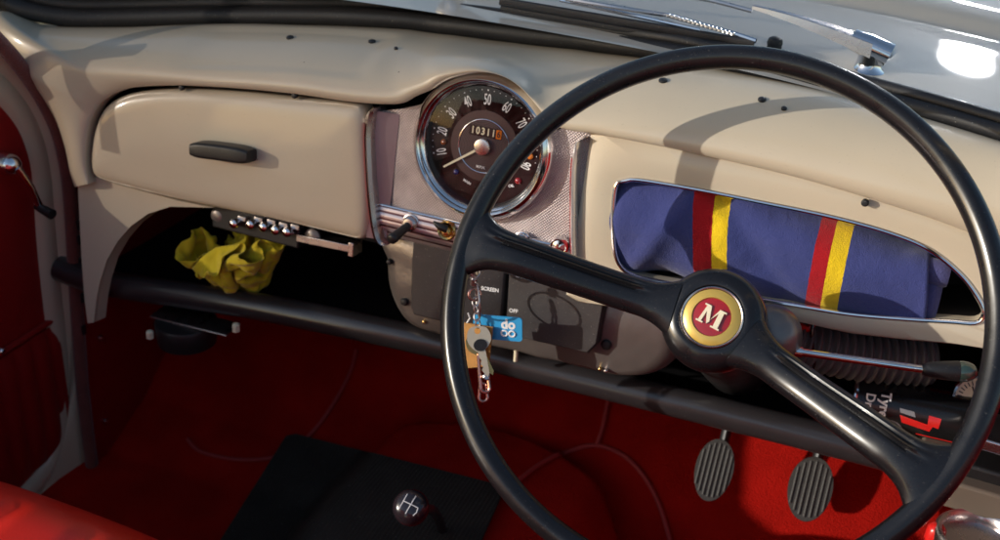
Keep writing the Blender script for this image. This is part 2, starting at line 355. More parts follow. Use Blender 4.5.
CAR = empty('vintage_car', (0, 0, -0.95), 'cream vintage car seen from the driving seat, red trim and thin black steering wheel', 'car')

DUSTER_X = [
-137, -132, -123, -113, -105, -108, -100, -110, -123, -115, -111, -105, -94, -82, -72, -69, -62, -62, -72, -73, -81, -71, -74, -61, -67, -61, -62, -74, -69, -71, -74, -63, -67, -60, -50, -47, -39, -37, -42, -45, -40, -33, -30, -19,
-133, -138, -129, -120, -110, -98, -97, -108, -119, -121, -109, -102, -94, -86, -74, -63, -55, -53, -60, -66, -70, -74, -76, -62, -54, -57, -59, -67, -58, -61, -67, -63, -56, -54, -60, -53, -46, -35, -29, -35, -30, -28, -22, -13,
-142, -139, -132, -120, -107, -98, -95, -101, -109, -118, -112, -99, -87, -80, -76, -63, -51, -59, -58, -57, -63, -59, -65, -64, -59, -48, -49, -57, -45, -49, -59, -52, -45, -53, -53, -54, -45, -35, -27, -23, -18, -17, -12, -6,
-142, -136, -124, -120, -108, -99, -98, -105, -115, -106, -102, -96, -86, -86, -76, -64, -52, -46, -47, -47, -51, -50, -52, -51, -51, -40, -40, -50, -47, -54, -47, -48, -40, -41, -42, -44, -39, -31, -20, -21, -14, -6, -2, -7,
-133, -127, -128, -121, -109, -101, -105, -115, -122, -114, -106, -98, -86, -88, -76, -65, -52, -42, -36, -36, -40, -39, -44, -42, -40, -40, -32, -43, -54, -50, -40, -40, -29, -30, -36, -32, -28, -22, -22, -13, -4, -8, -2, -3,
-129, -124, -116, -121, -117, -106, -114, -123, -126, -122, -113, -101, -89, -89, -78, -66, -54, -41, -30, -29, -28, -36, -32, -30, -29, -28, -27, -36, -48, -41, -42, -32, -28, -21, -25, -22, -17, -12, -10, -4, 4, 4, -2, -2,
-120, -112, -109, -108, -120, -119, -117, -127, -122, -125, -113, -103, -91, -89, -81, -67, -54, -42, -29, -30, -21, -23, -24, -20, -28, -21, -33, -40, -38, -41, -33, -24, -18, -11, -15, -10, -5, -6, 2, 7, 13, 15, 9, 7,
-106, -112, -116, -117, -118, -113, -123, -124, -126, -115, -118, -105, -95, -90, -78, -69, -55, -42, -29, -21, -13, -11, -12, -13, -16, -20, -24, -28, -26, -30, -25, -22, -16, -8, -5, 2, 7, 1, 12, 14, 23, 24, 21, 16,
-103, -99, -107, -108, -106, -111, -113, -115, -116, -119, -113, -109, -98, -86, -78, -68, -55, -43, -31, -19, -13, -4, 0, -5, -7, -7, -14, -15, -24, -19, -13, -13, -6, -4, 6, 8, -2, 8, 8, 20, 15, 25, 29, 29,
-91, -92, -94, -96, -96, -99, -100, -111, -105, -106, -109, -106, -100, -87, -75, -66, -53, -44, -30, -16, -6, 4, 10, 6, 8, -2, -1, -8, -12, -11, -3, -5, -1, 7, 11, 15, 11, 2, 13, 17, 10, 22, 20, 27,
-80, -85, -83, -83, -84, -95, -95, -99, -99, -94, -98, -100, -97, -87, -75, -63, -54, -42, -29, -15, -2, 10, 19, 20, 15, 11, 7, 4, 1, 1, 3, 5, 9, 7, 16, 23, 15, 15, 14, 5, 12, 12, 13, 19,
-72, -74, -81, -74, -77, -88, -84, -87, -87, -83, -85, -88, -93, -82, -74, -62, -50, -40, -27, -13, -3, 11, 23, 31, 29, 26, 21, 17, 14, 14, 15, 15, 17, 20, 19, 21, 23, 18, 5, 9, 4, 7, 9, 20,
-61, -72, -73, -65, -71, -81, -81, -75, -75, -77, -90, -91, -88, -79, -67, -64, -52, -40, -27, -12, -2, 11, 19, 33, 23, 27, 33, 28, 27, 23, 23, 26, 29, 27, 28, 29, 31, 20, 15, 9, 8, 11, 17, 14,
-62, -62, -65, -56, -66, -71, -70, -66, -67, -79, -87, -84, -80, -75, -64, -60, -49, -38, -25, -15, -1, 6, 20, 27, 31, 38, 45, 29, 37, 29, 32, 39, 39, 40, 37, 40, 34, 31, 26, 21, 20, 22, 28, 27,
-50, -54, -56, -48, -57, -60, -62, -73, -78, -78, -74, -71, -68, -65, -65, -56, -45, -36, -25, -11, -3, 11, 20, 28, 41, 48, 38, 41, 35, 41, 44, 41, 39, 41, 48, 52, 40, 41, 36, 32, 20, 31, 39, 40,
-38, -42, -44, -46, -50, -51, -56, -62, -71, -66, -69, -59, -59, -59, -53, -46, -39, -33, -22, -11, 0, 13, 23, 29, 41, 47, 34, 46, 46, 55, 55, 52, 49, 53, 57, 47, 51, 43, 35, 25, 22, 31, 42, 49,
-29, -39, -32, -34, -38, -39, -50, -53, -60, -68, -64, -53, -49, -47, -44, -36, -34, -23, -15, -7, 3, 15, 28, 32, 36, 40, 47, 49, 56, 64, 53, 50, 57, 48, 44, 53, 46, 35, 27, 31, 30, 36, 47, 54,
-40, -31, -35, -24, -26, -36, -45, -50, -55, -54, -57, -54, -50, -42, -38, -33, -21, -20, -13, -4, 8, 17, 29, 42, 42, 54, 56, 62, 68, 71, 60, 60, 53, 61, 51, 41, 35, 29, 36, 31, 40, 42, 53, 62,
-44, -43, -39, -25, -22, -34, -34, -38, -44, -42, -44, -46, -41, -32, -26, -28, -20, -12, -4, 5, 13, 24, 32, 41, 49, 60, 63, 70, 77, 67, 71, 70, 62, 64, 58, 46, 35, 31, 34, 43, 45, 50, 57, 68,
-48, -53, -40, -33, -21, -22, -22, -28, -33, -29, -32, -35, -39, -31, -22, -17, -11, -7, 3, 14, 17, 29, 41, 49, 56, 63, 72, 80, 75, 79, 82, 72, 71, 59, 54, 51, 39, 35, 43, 52, 57, 49, 58, 71,
-61, -55, -42, -32, -27, -28, -17, -22, -22, -26, -25, -23, -31, -25, -17, -11, -8, -1, 9, 17, 27, 33, 45, 56, 66, 67, 76, 86, 88, 86, 89, 80, 76, 67, 59, 54, 51, 45, 44, 48, 52, 56, 66, 64,
-64, -55, -45, -37, -32, -21, -11, -11, -12, -14, -15, -14, -21, -14, -6, 0, -1, 5, 15, 25, 35, 36, 47, 59, 68, 78, 83, 87, 83, 94, 86, 92, 80, 75, 71, 65, 59, 55, 55, 58, 60, 63, 68, 74,
-73, -62, -55, -46, -35, -23, -13, -7, 1, -1, -6, -9, -11, -4, 4, 5, 9, 11, 20, 31, 41, 44, 51, 62, 75, 73, 70, 78, 79, 91, 98, 91, 91, 86, 82, 77, 70, 67, 68, 67, 72, 75, 67, 74,
-74, -73, -62, -50, -38, -26, -14, -9, 1, 9, -1, 3, -1, 7, 10, 17, 21, 18, 26, 35, 46, 52, 55, 63, 71, 83, 72, 68, 75, 85, 98, 104, 101, 93, 93, 87, 81, 76, 70, 78, 84, 84, 77, 81,
-73, -66, -65, -54, -42, -30, -18, -7, 2, 14, 8, 0, 7, 16, 21, 27, 29, 28, 36, 35, 47, 56, 65, 64, 72, 73, 83, 72, 80, 87, 94, 106, 111, 104, 100, 94, 85, 78, 80, 87, 95, 94, 86, 79,
-71, -59, -57, -50, -41, -30, -18, -11, 2, 6, 13, 6, 15, 24, 30, 35, 36, 37, 31, 37, 47, 46, 54, 64, 74, 80, 76, 84, 90, 97, 104, 109, 117, 111, 103, 92, 95, 90, 90, 97, 105, 102, 93, 84,
-62, -64, -53, -43, -35, -31, -23, -11, -7, 4, 16, 15, 23, 32, 38, 29, 25, 25, 26, 37, 45, 47, 47, 57, 64, 76, 85, 93, 100, 107, 113, 119, 115, 110, 103, 93, 83, 90, 100, 104, 115, 108, 97, 93,
-70, -59, -48, -44, -34, -22, -28, -16, -9, 3, 15, 23, 23, 35, 45, 37, 25, 23, 26, 37, 38, 42, 46, 60, 72, 77, 90, 92, 103, 111, 110, 110, 102, 98, 91, 85, 88, 97, 102, 113, 122, 114, 102, 104,
-74, -64, -55, -42, -35, -27, -21, -20, -11, 2, 14, 13, 26, 38, 47, 41, 28, 20, 28, 40, 43, 53, 52, 63, 75, 85, 85, 96, 103, 98, 97, 98, 93, 88, 95, 96, 95, 105, 107, 116, 121, 113, 110, 115,
-71, -65, -52, -41, -39, -30, -21, -10, -11, 1, 5, 18, 29, 41, 50, 44, 31, 21, 33, 45, 53, 49, 61, 68, 74, 85, 93, 99, 93, 86, 85, 86, 83, 79, 84, 93, 103, 106, 115, 124, 116, 118, 121, 125,
-60, -66, -53, -51, -42, -28, -16, -8, -7, 4, 9, 21, 32, 37, 49, 48, 35, 26, 32, 43, 55, 58, 58, 69, 78, 89, 90, 90, 81, 76, 74, 75, 87, 83, 92, 101, 111, 115, 121, 128, 128, 130, 133, 135,
-71, -66, -54, -44, -41, -31, -19, -14, -2, 1, 15, 26, 25, 37, 50, 50, 38, 30, 35, 47, 57, 57, 58, 71, 82, 82, 78, 80, 78, 68, 65, 77, 83, 92, 100, 108, 119, 127, 131, 137, 135, 140, 143, 134,
-69, -64, -53, -47, -33, -29, -21, -9, -5, 7, 11, 19, 25, 35, 45, 53, 46, 36, 40, 46, 59, 59, 63, 68, 79, 69, 66, 67, 73, 63, 67, 76, 86, 99, 103, 110, 121, 132, 140, 138, 147, 148, 146, 142,
-56, -60, -50, -46, -34, -21, -16, -4, 5, -1, 12, 25, 19, 30, 41, 42, 50, 42, 49, 57, 59, 66, 72, 78, 71, 66, 71, 60, 66, 61, 71, 83, 94, 96, 107, 117, 128, 135, 141, 142, 143, 144, 137, 146,
-47, -48, -48, -42, -34, -23, -11, -2, 6, 2, 11, 16, 20, 33, 32, 44, 43, 50, 57, 65, 70, 76, 82, 88, 83, 78, 73, 61, 57, 67, 75, 87, 94, 105, 114, 124, 122, 130, 128, 130, 131, 135, 138, 135,
-33, -35, -35, -35, -31, -19, -11, 1, 7, 7, 18, 27, 23, 28, 35, 47, 53, 60, 66, 74, 82, 87, 93, 92, 93, 88, 77, 68, 61, 68, 80, 91, 102, 112, 119, 130, 124, 118, 117, 118, 119, 123, 126, 134,
-26, -22, -23, -23, -21, -19, -12, 1, 4, 14, 23, 34, 32, 35, 39, 51, 57, 69, 75, 81, 89, 98, 104, 104, 103, 96, 86, 78, 69, 70, 80, 91, 103, 115, 126, 130, 136, 126, 118, 111, 111, 111, 115, 124,
-16, -13, -14, -11, -8, -6, -3, 1, 11, 20, 30, 41, 45, 42, 50, 51, 61, 69, 82, 89, 98, 107, 112, 117, 114, 104, 96, 86, 76, 82, 88, 98, 109, 120, 131, 138, 141, 136, 126, 122, 118, 114, 112, 113,
-4, -4, -3, 1, 3, 5, 8, 9, 19, 27, 38, 48, 55, 53, 58, 57, 66, 71, 83, 95, 101, 113, 116, 124, 122, 112, 104, 93, 87, 85, 94, 105, 115, 125, 136, 137, 139, 141, 138, 135, 130, 125, 121, 117,
3, 8, 10, 12, 15, 17, 20, 20, 26, 35, 45, 56, 65, 65, 64, 68, 71, 77, 88, 96, 105, 116, 123, 132, 125, 119, 110, 101, 98, 91, 98, 108, 119, 130, 142, 149, 151, 152, 151, 141, 138, 137, 133, 129,
6, 16, 22, 24, 27, 25, 27, 32, 38, 43, 53, 63, 73, 78, 76, 74, 80, 85, 95, 103, 112, 123, 129, 139, 135, 128, 118, 110, 102, 100, 104, 114, 125, 136, 145, 144, 152, 161, 152, 154, 151, 147, 137, 135,
15, 24, 33, 36, 32, 36, 38, 44, 50, 54, 60, 70, 81, 86, 89, 87, 85, 94, 100, 109, 119, 127, 138, 145, 145, 136, 128, 119, 113, 108, 112, 121, 131, 142, 141, 151, 161, 166, 160, 165, 159, 147, 143, 143,
27, 28, 36, 44, 40, 46, 50, 46, 57, 65, 70, 78, 88, 89, 94, 100, 97, 96, 107, 117, 127, 134, 145, 144, 144, 146, 136, 127, 118, 118, 122, 128, 134, 142, 150, 159, 168, 165, 172, 165, 161, 160, 156, 150,
32, 40, 46, 49, 51, 52, 46, 55, 63, 72, 79, 82, 93, 99, 105, 108, 110, 106, 112, 123, 133, 143, 149, 154, 157, 146, 145, 134, 131, 129, 133, 139, 141, 152, 159, 161, 174, 177, 175, 175, 173, 167, 162, 150,
]
DUSTER_Y = [
-15, -8, -6, -8, -4, -2, 8, 17, 19, 29, 40, 37, 31, 28, 29, 27, 37, 39, 33, 29, 21, 23, 29, 27, 26, 34, 48, 49, 61, 63, 66, 69, 82, 78, 71, 65, 65, 72, 75, 75, 82, 93, 103, 106,
-23, -15, -13, -11, -13, -10, 2, 8, 15, 26, 28, 38, 28, 18, 16, 20, 26, 28, 29, 18, 13, 12, 18, 17, 26, 38, 36, 50, 58, 57, 68, 78, 86, 74, 63, 55, 58, 62, 72, 67, 75, 85, 94, 103,
-32, -27, -24, -23, -23, -15, -4, 8, 19, 22, 32, 33, 32, 21, 9, 9, 13, 16, 15, 14, 22, 11, 9, 14, 26, 28, 42, 45, 50, 62, 71, 79, 81, 70, 59, 48, 49, 55, 60, 68, 70, 80, 87, 95,
-43, -39, -34, -23, -28, -20, -8, 3, 8, 15, 26, 37, 30, 17, 8, 4, 4, 15, 23, 23, 28, 20, 7, 15, 21, 29, 42, 36, 51, 60, 71, 68, 80, 69, 57, 45, 41, 43, 50, 56, 65, 73, 79, 84,
-52, -48, -38, -29, -31, -22, -11, -3, 7, 14, 23, 32, 27, 14, 8, 2, 2, 10, 20, 29, 29, 19, 16, 8, 17, 31, 42, 40, 48, 60, 60, 73, 75, 65, 54, 49, 46, 35, 39, 47, 56, 62, 67, 73,
-63, -52, -42, -39, -27, -26, -16, -7, 5, 17, 25, 24, 26, 13, 5, 0, 6, 6, 13, 23, 34, 30, 18, 8, 21, 32, 39, 47, 49, 54, 66, 72, 64, 62, 50, 44, 49, 43, 34, 40, 49, 58, 56, 62,
-70, -60, -50, -42, -38, -26, -16, -9, 2, 14, 18, 25, 25, 13, 2, 3, 1, 8, 5, 16, 24, 32, 26, 15, 14, 25, 28, 36, 46, 58, 58, 67, 63, 59, 54, 41, 45, 34, 33, 35, 42, 54, 50, 54,
-70, -69, -59, -49, -39, -28, -23, -10, 3, 9, 18, 19, 24, 12, 8, -2, -4, -3, -1, 8, 17, 29, 31, 24, 11, 14, 23, 35, 47, 57, 64, 54, 50, 47, 56, 46, 43, 44, 39, 44, 42, 45, 52, 63,
-58, -65, -63, -54, -42, -35, -22, -9, -5, 0, 8, 17, 22, 18, 8, 0, 3, -5, 4, 1, 12, 18, 26, 16, 21, 19, 30, 38, 39, 50, 61, 50, 47, 55, 58, 58, 51, 51, 51, 54, 52, 56, 61, 64,
-59, -55, -64, -54, -45, -33, -21, -17, -6, 2, -3, 6, 16, 17, 12, 3, 4, -6, -6, -5, 2, 9, 20, 24, 20, 28, 25, 27, 35, 48, 56, 60, 59, 49, 46, 46, 55, 62, 61, 66, 64, 69, 70, 77,
-53, -63, -58, -52, -41, -36, -24, -12, -11, 1, 2, -4, 7, 14, 14, 11, 1, -4, -1, 1, 0, 5, 11, 23, 31, 37, 38, 36, 33, 46, 46, 52, 64, 62, 59, 55, 64, 64, 73, 67, 75, 78, 82, 86,
-62, -57, -48, -46, -35, -29, -22, -9, -14, -4, 1, -2, -4, 3, 7, 12, 8, -1, 1, 2, 9, 11, 10, 20, 31, 39, 43, 33, 31, 45, 50, 59, 55, 61, 71, 68, 65, 76, 77, 79, 85, 89, 93, 97,
-55, -49, -40, -39, -28, -21, -12, -5, -8, -12, -10, -13, -15, -8, -3, 3, 7, 9, 9, 9, 3, 2, 13, 15, 22, 29, 40, 42, 30, 44, 57, 58, 56, 67, 64, 60, 70, 77, 85, 91, 96, 100, 91, 102,
-52, -43, -33, -33, -24, -14, -8, -14, -18, -19, -23, -24, -24, -20, -14, -8, -3, 2, 3, -2, -5, 7, 8, 4, 14, 24, 34, 31, 36, 42, 48, 57, 63, 68, 72, 67, 78, 84, 89, 88, 100, 104, 96, 103,
-48, -36, -26, -24, -15, -9, -16, -23, -24, -32, -20, -21, -25, -27, -26, -20, -15, -8, -9, -9, 1, 5, -4, 7, 7, 16, 23, 34, 24, 38, 48, 46, 51, 57, 65, 73, 71, 81, 85, 90, 89, 95, 102, 101,
-44, -31, -20, -11, -7, -14, -26, -31, -35, -31, -29, -21, -17, -15, -23, -30, -28, -20, -13, -7, -1, 1, -6, 7, 4, 13, 16, 22, 32, 37, 45, 51, 58, 56, 57, 61, 65, 70, 73, 78, 79, 86, 89, 99,
-39, -32, -21, -12, -7, -18, -20, -29, -36, -43, -39, -32, -25, -18, -14, -24, -16, -19, -25, -19, -13, -10, -7, -8, 1, 0, 8, 20, 25, 31, 35, 40, 48, 45, 51, 50, 54, 61, 64, 68, 69, 75, 82, 88,
-42, -36, -23, -17, -9, -8, -12, -20, -28, -41, -49, -42, -36, -30, -19, -11, -14, -27, -33, -30, -25, -20, -18, -17, -7, -1, 9, 14, 25, 36, 43, 35, 38, 47, 40, 43, 47, 51, 56, 56, 62, 75, 71, 79,
-48, -35, -26, -26, -18, -19, -12, -24, -28, -40, -47, -52, -44, -36, -24, -12, -20, -16, -23, -33, -36, -29, -29, -22, -15, -9, 1, 9, 19, 24, 37, 42, 30, 35, 38, 37, 35, 40, 46, 52, 63, 74, 64, 68,
-45, -34, -38, -33, -31, -22, -14, -21, -28, -40, -49, -58, -45, -35, -26, -15, -11, -23, -27, -24, -36, -39, -35, -27, -24, -17, -7, 3, 9, 21, 31, 30, 29, 23, 26, 27, 25, 30, 37, 46, 58, 67, 72, 72,
-44, -37, -39, -46, -39, -32, -25, -31, -23, -32, -43, -54, -52, -42, -31, -26, -13, -13, -16, -26, -29, -40, -40, -36, -29, -21, -12, -5, 7, 15, 26, 30, 18, 15, 14, 15, 25, 23, 33, 45, 56, 68, 69, 80,
-41, -49, -50, -40, -50, -43, -36, -27, -30, -33, -45, -51, -59, -48, -38, -28, -22, -12, -18, -15, -23, -35, -40, -42, -33, -26, -18, -7, 5, 8, 16, 27, 28, 22, 13, 13, 19, 28, 37, 40, 51, 63, 74, 76,
-49, -53, -42, -38, -38, -40, -45, -37, -29, -37, -47, -59, -66, -56, -46, -37, -28, -16, -10, -10, -17, -29, -40, -37, -42, -27, -15, -11, 1, 1, 12, 17, 30, 22, 13, 17, 20, 32, 37, 48, 48, 59, 61, 71,
-60, -47, -46, -48, -50, -52, -53, -44, -41, -44, -52, -63, -73, -63, -53, -43, -31, -24, -14, -6, -12, -23, -35, -43, -32, -28, -21, -10, -2, 6, 7, 18, 27, 29, 17, 21, 26, 37, 48, 44, 48, 60, 58, 69,
-61, -58, -56, -58, -58, -59, -61, -57, -53, -53, -61, -71, -77, -69, -59, -49, -39, -32, -22, -10, -10, -19, -29, -30, -42, -30, -21, -19, -10, -2, 9, 12, 23, 30, 22, 33, 38, 43, 54, 52, 49, 62, 62, 72,
-72, -69, -56, -65, -69, -71, -71, -65, -66, -53, -63, -74, -80, -77, -67, -57, -48, -37, -25, -15, -20, -27, -37, -41, -41, -40, -31, -24, -14, -6, 2, 8, 17, 24, 29, 24, 35, 46, 56, 55, 51, 63, 70, 73,
-77, -68, -66, -58, -58, -70, -79, -77, -66, -61, -64, -76, -82, -76, -68, -62, -51, -39, -28, -23, -30, -38, -48, -44, -49, -52, -40, -31, -22, -14, -7, -1, 6, 13, 19, 26, 35, 44, 51, 47, 52, 62, 65, 76,
-80, -78, -72, -71, -63, -66, -77, -80, -71, -70, -70, -78, -71, -70, -69, -60, -58, -46, -37, -31, -38, -48, -58, -58, -57, -48, -45, -33, -32, -25, -17, -8, 3, 14, 15, 18, 27, 36, 39, 45, 52, 59, 62, 74,
-67, -67, -61, -62, -74, -63, -74, -86, -84, -83, -83, -85, -84, -82, -74, -64, -64, -54, -47, -42, -48, -49, -63, -68, -66, -57, -48, -44, -34, -23, -15, -3, -2, 9, 4, 13, 19, 27, 28, 35, 42, 50, 60, 70,
-63, -54, -53, -61, -75, -65, -75, -79, -92, -88, -92, -95, -90, -88, -79, -68, -69, -61, -58, -53, -44, -56, -62, -73, -61, -66, -56, -45, -32, -25, -13, -1, 5, 2, 0, 2, 9, 17, 25, 33, 35, 44, 56, 68,
-67, -56, -55, -67, -77, -76, -71, -80, -93, -98, -88, -92, -97, -86, -85, -73, -73, -63, -52, -48, -51, -62, -73, -69, -73, -69, -56, -42, -39, -26, -14, -3, -7, -11, -9, -6, 1, 9, 21, 22, 35, 40, 52, 62,
-74, -66, -61, -60, -72, -81, -77, -88, -91, -87, -84, -82, -95, -91, -89, -77, -76, -65, -53, -52, -58, -69, -80, -81, -76, -63, -54, -46, -34, -27, -14, -13, -19, -13, -8, -2, -5, 5, 15, 23, 26, 37, 46, 51,
-84, -76, -74, -64, -64, -76, -86, -89, -79, -79, -71, -81, -91, -85, -93, -84, -73, -67, -54, -63, -65, -75, -85, -73, -69, -66, -53, -40, -31, -26, -14, -23, -27, -24, -20, -11, -5, 1, 7, 13, 20, 29, 38, 47,
-88, -88, -80, -69, -70, -67, -77, -81, -76, -68, -71, -72, -83, -90, -95, -83, -77, -68, -57, -59, -71, -79, -87, -81, -74, -62, -49, -43, -34, -23, -15, -17, -24, -35, -28, -21, -15, -10, -4, 3, 12, 21, 30, 35,
-98, -94, -86, -75, -66, -61, -65, -71, -65, -57, -57, -67, -77, -80, -93, -90, -80, -71, -60, -56, -66, -78, -86, -80, -69, -57, -46, -47, -36, -28, -18, -22, -31, -33, -39, -31, -22, -17, -5, 4, 14, 12, 20, 32,
-97, -91, -90, -82, -71, -67, -57, -61, -53, -46, -49, -59, -65, -77, -88, -94, -86, -79, -69, -59, -62, -74, -83, -72, -63, -51, -55, -48, -38, -28, -23, -27, -32, -36, -45, -39, -30, -20, -8, 3, 11, 13, 25, 20,
-108, -97, -88, -79, -76, -64, -52, -51, -42, -39, -46, -49, -58, -70, -82, -84, -94, -88, -78, -68, -70, -68, -78, -71, -59, -51, -54, -45, -42, -30, -34, -39, -43, -46, -48, -37, -25, -23, -15, -5, 5, 14, 23, 28,
-115, -104, -96, -83, -78, -67, -55, -42, -37, -34, -40, -43, -56, -64, -76, -88, -94, -84, -87, -78, -69, -67, -68, -68, -57, -58, -50, -50, -46, -35, -25, -35, -42, -48, -49, -39, -27, -15, -6, -9, -2, 5, 15, 26,
-117, -110, -97, -85, -76, -66, -59, -47, -42, -34, -33, -38, -51, -58, -71, -83, -92, -82, -78, -77, -82, -77, -80, -71, -58, -59, -52, -53, -44, -31, -23, -29, -37, -46, -50, -38, -26, -13, -2, -7, -2, 3, 10, 19,
-121, -110, -98, -91, -79, -68, -58, -54, -42, -40, -38, -36, -46, -59, -66, -79, -90, -91, -84, -88, -90, -89, -80, -72, -63, -53, -57, -52, -40, -29, -20, -29, -36, -42, -46, -38, -28, -16, -3, 3, 7, 8, 14, 22,
-115, -114, -103, -93, -83, -76, -68, -56, -49, -37, -36, -36, -43, -56, -62, -73, -82, -94, -94, -85, -91, -89, -79, -73, -60, -54, -54, -44, -42, -30, -18, -20, -25, -31, -40, -30, -22, -15, -5, 7, 10, 16, 24, 31,
-117, -111, -109, -98, -92, -83, -74, -64, -53, -46, -35, -37, -41, -53, -65, -70, -81, -84, -95, -96, -87, -82, -83, -72, -60, -55, -45, -48, -39, -30, -18, -13, -15, -21, -32, -29, -26, -14, -3, 7, 20, 25, 33, 40,
-120, -124, -114, -105, -100, -89, -79, -70, -62, -52, -43, -33, -38, -50, -61, -73, -77, -89, -86, -91, -97, -86, -84, -71, -59, -46, -42, -47, -43, -31, -19, -11, -20, -12, -22, -33, -26, -13, -5, 6, 18, 30, 35, 48,
-133, -128, -121, -116, -106, -97, -88, -79, -70, -61, -50, -40, -36, -44, -55, -67, -78, -89, -96, -91, -97, -92, -81, -70, -60, -54, -43, -36, -44, -33, -21, -18, -9, -17, -11, -23, -25, -16, -4, 8, 21, 32, 43, 48,
]
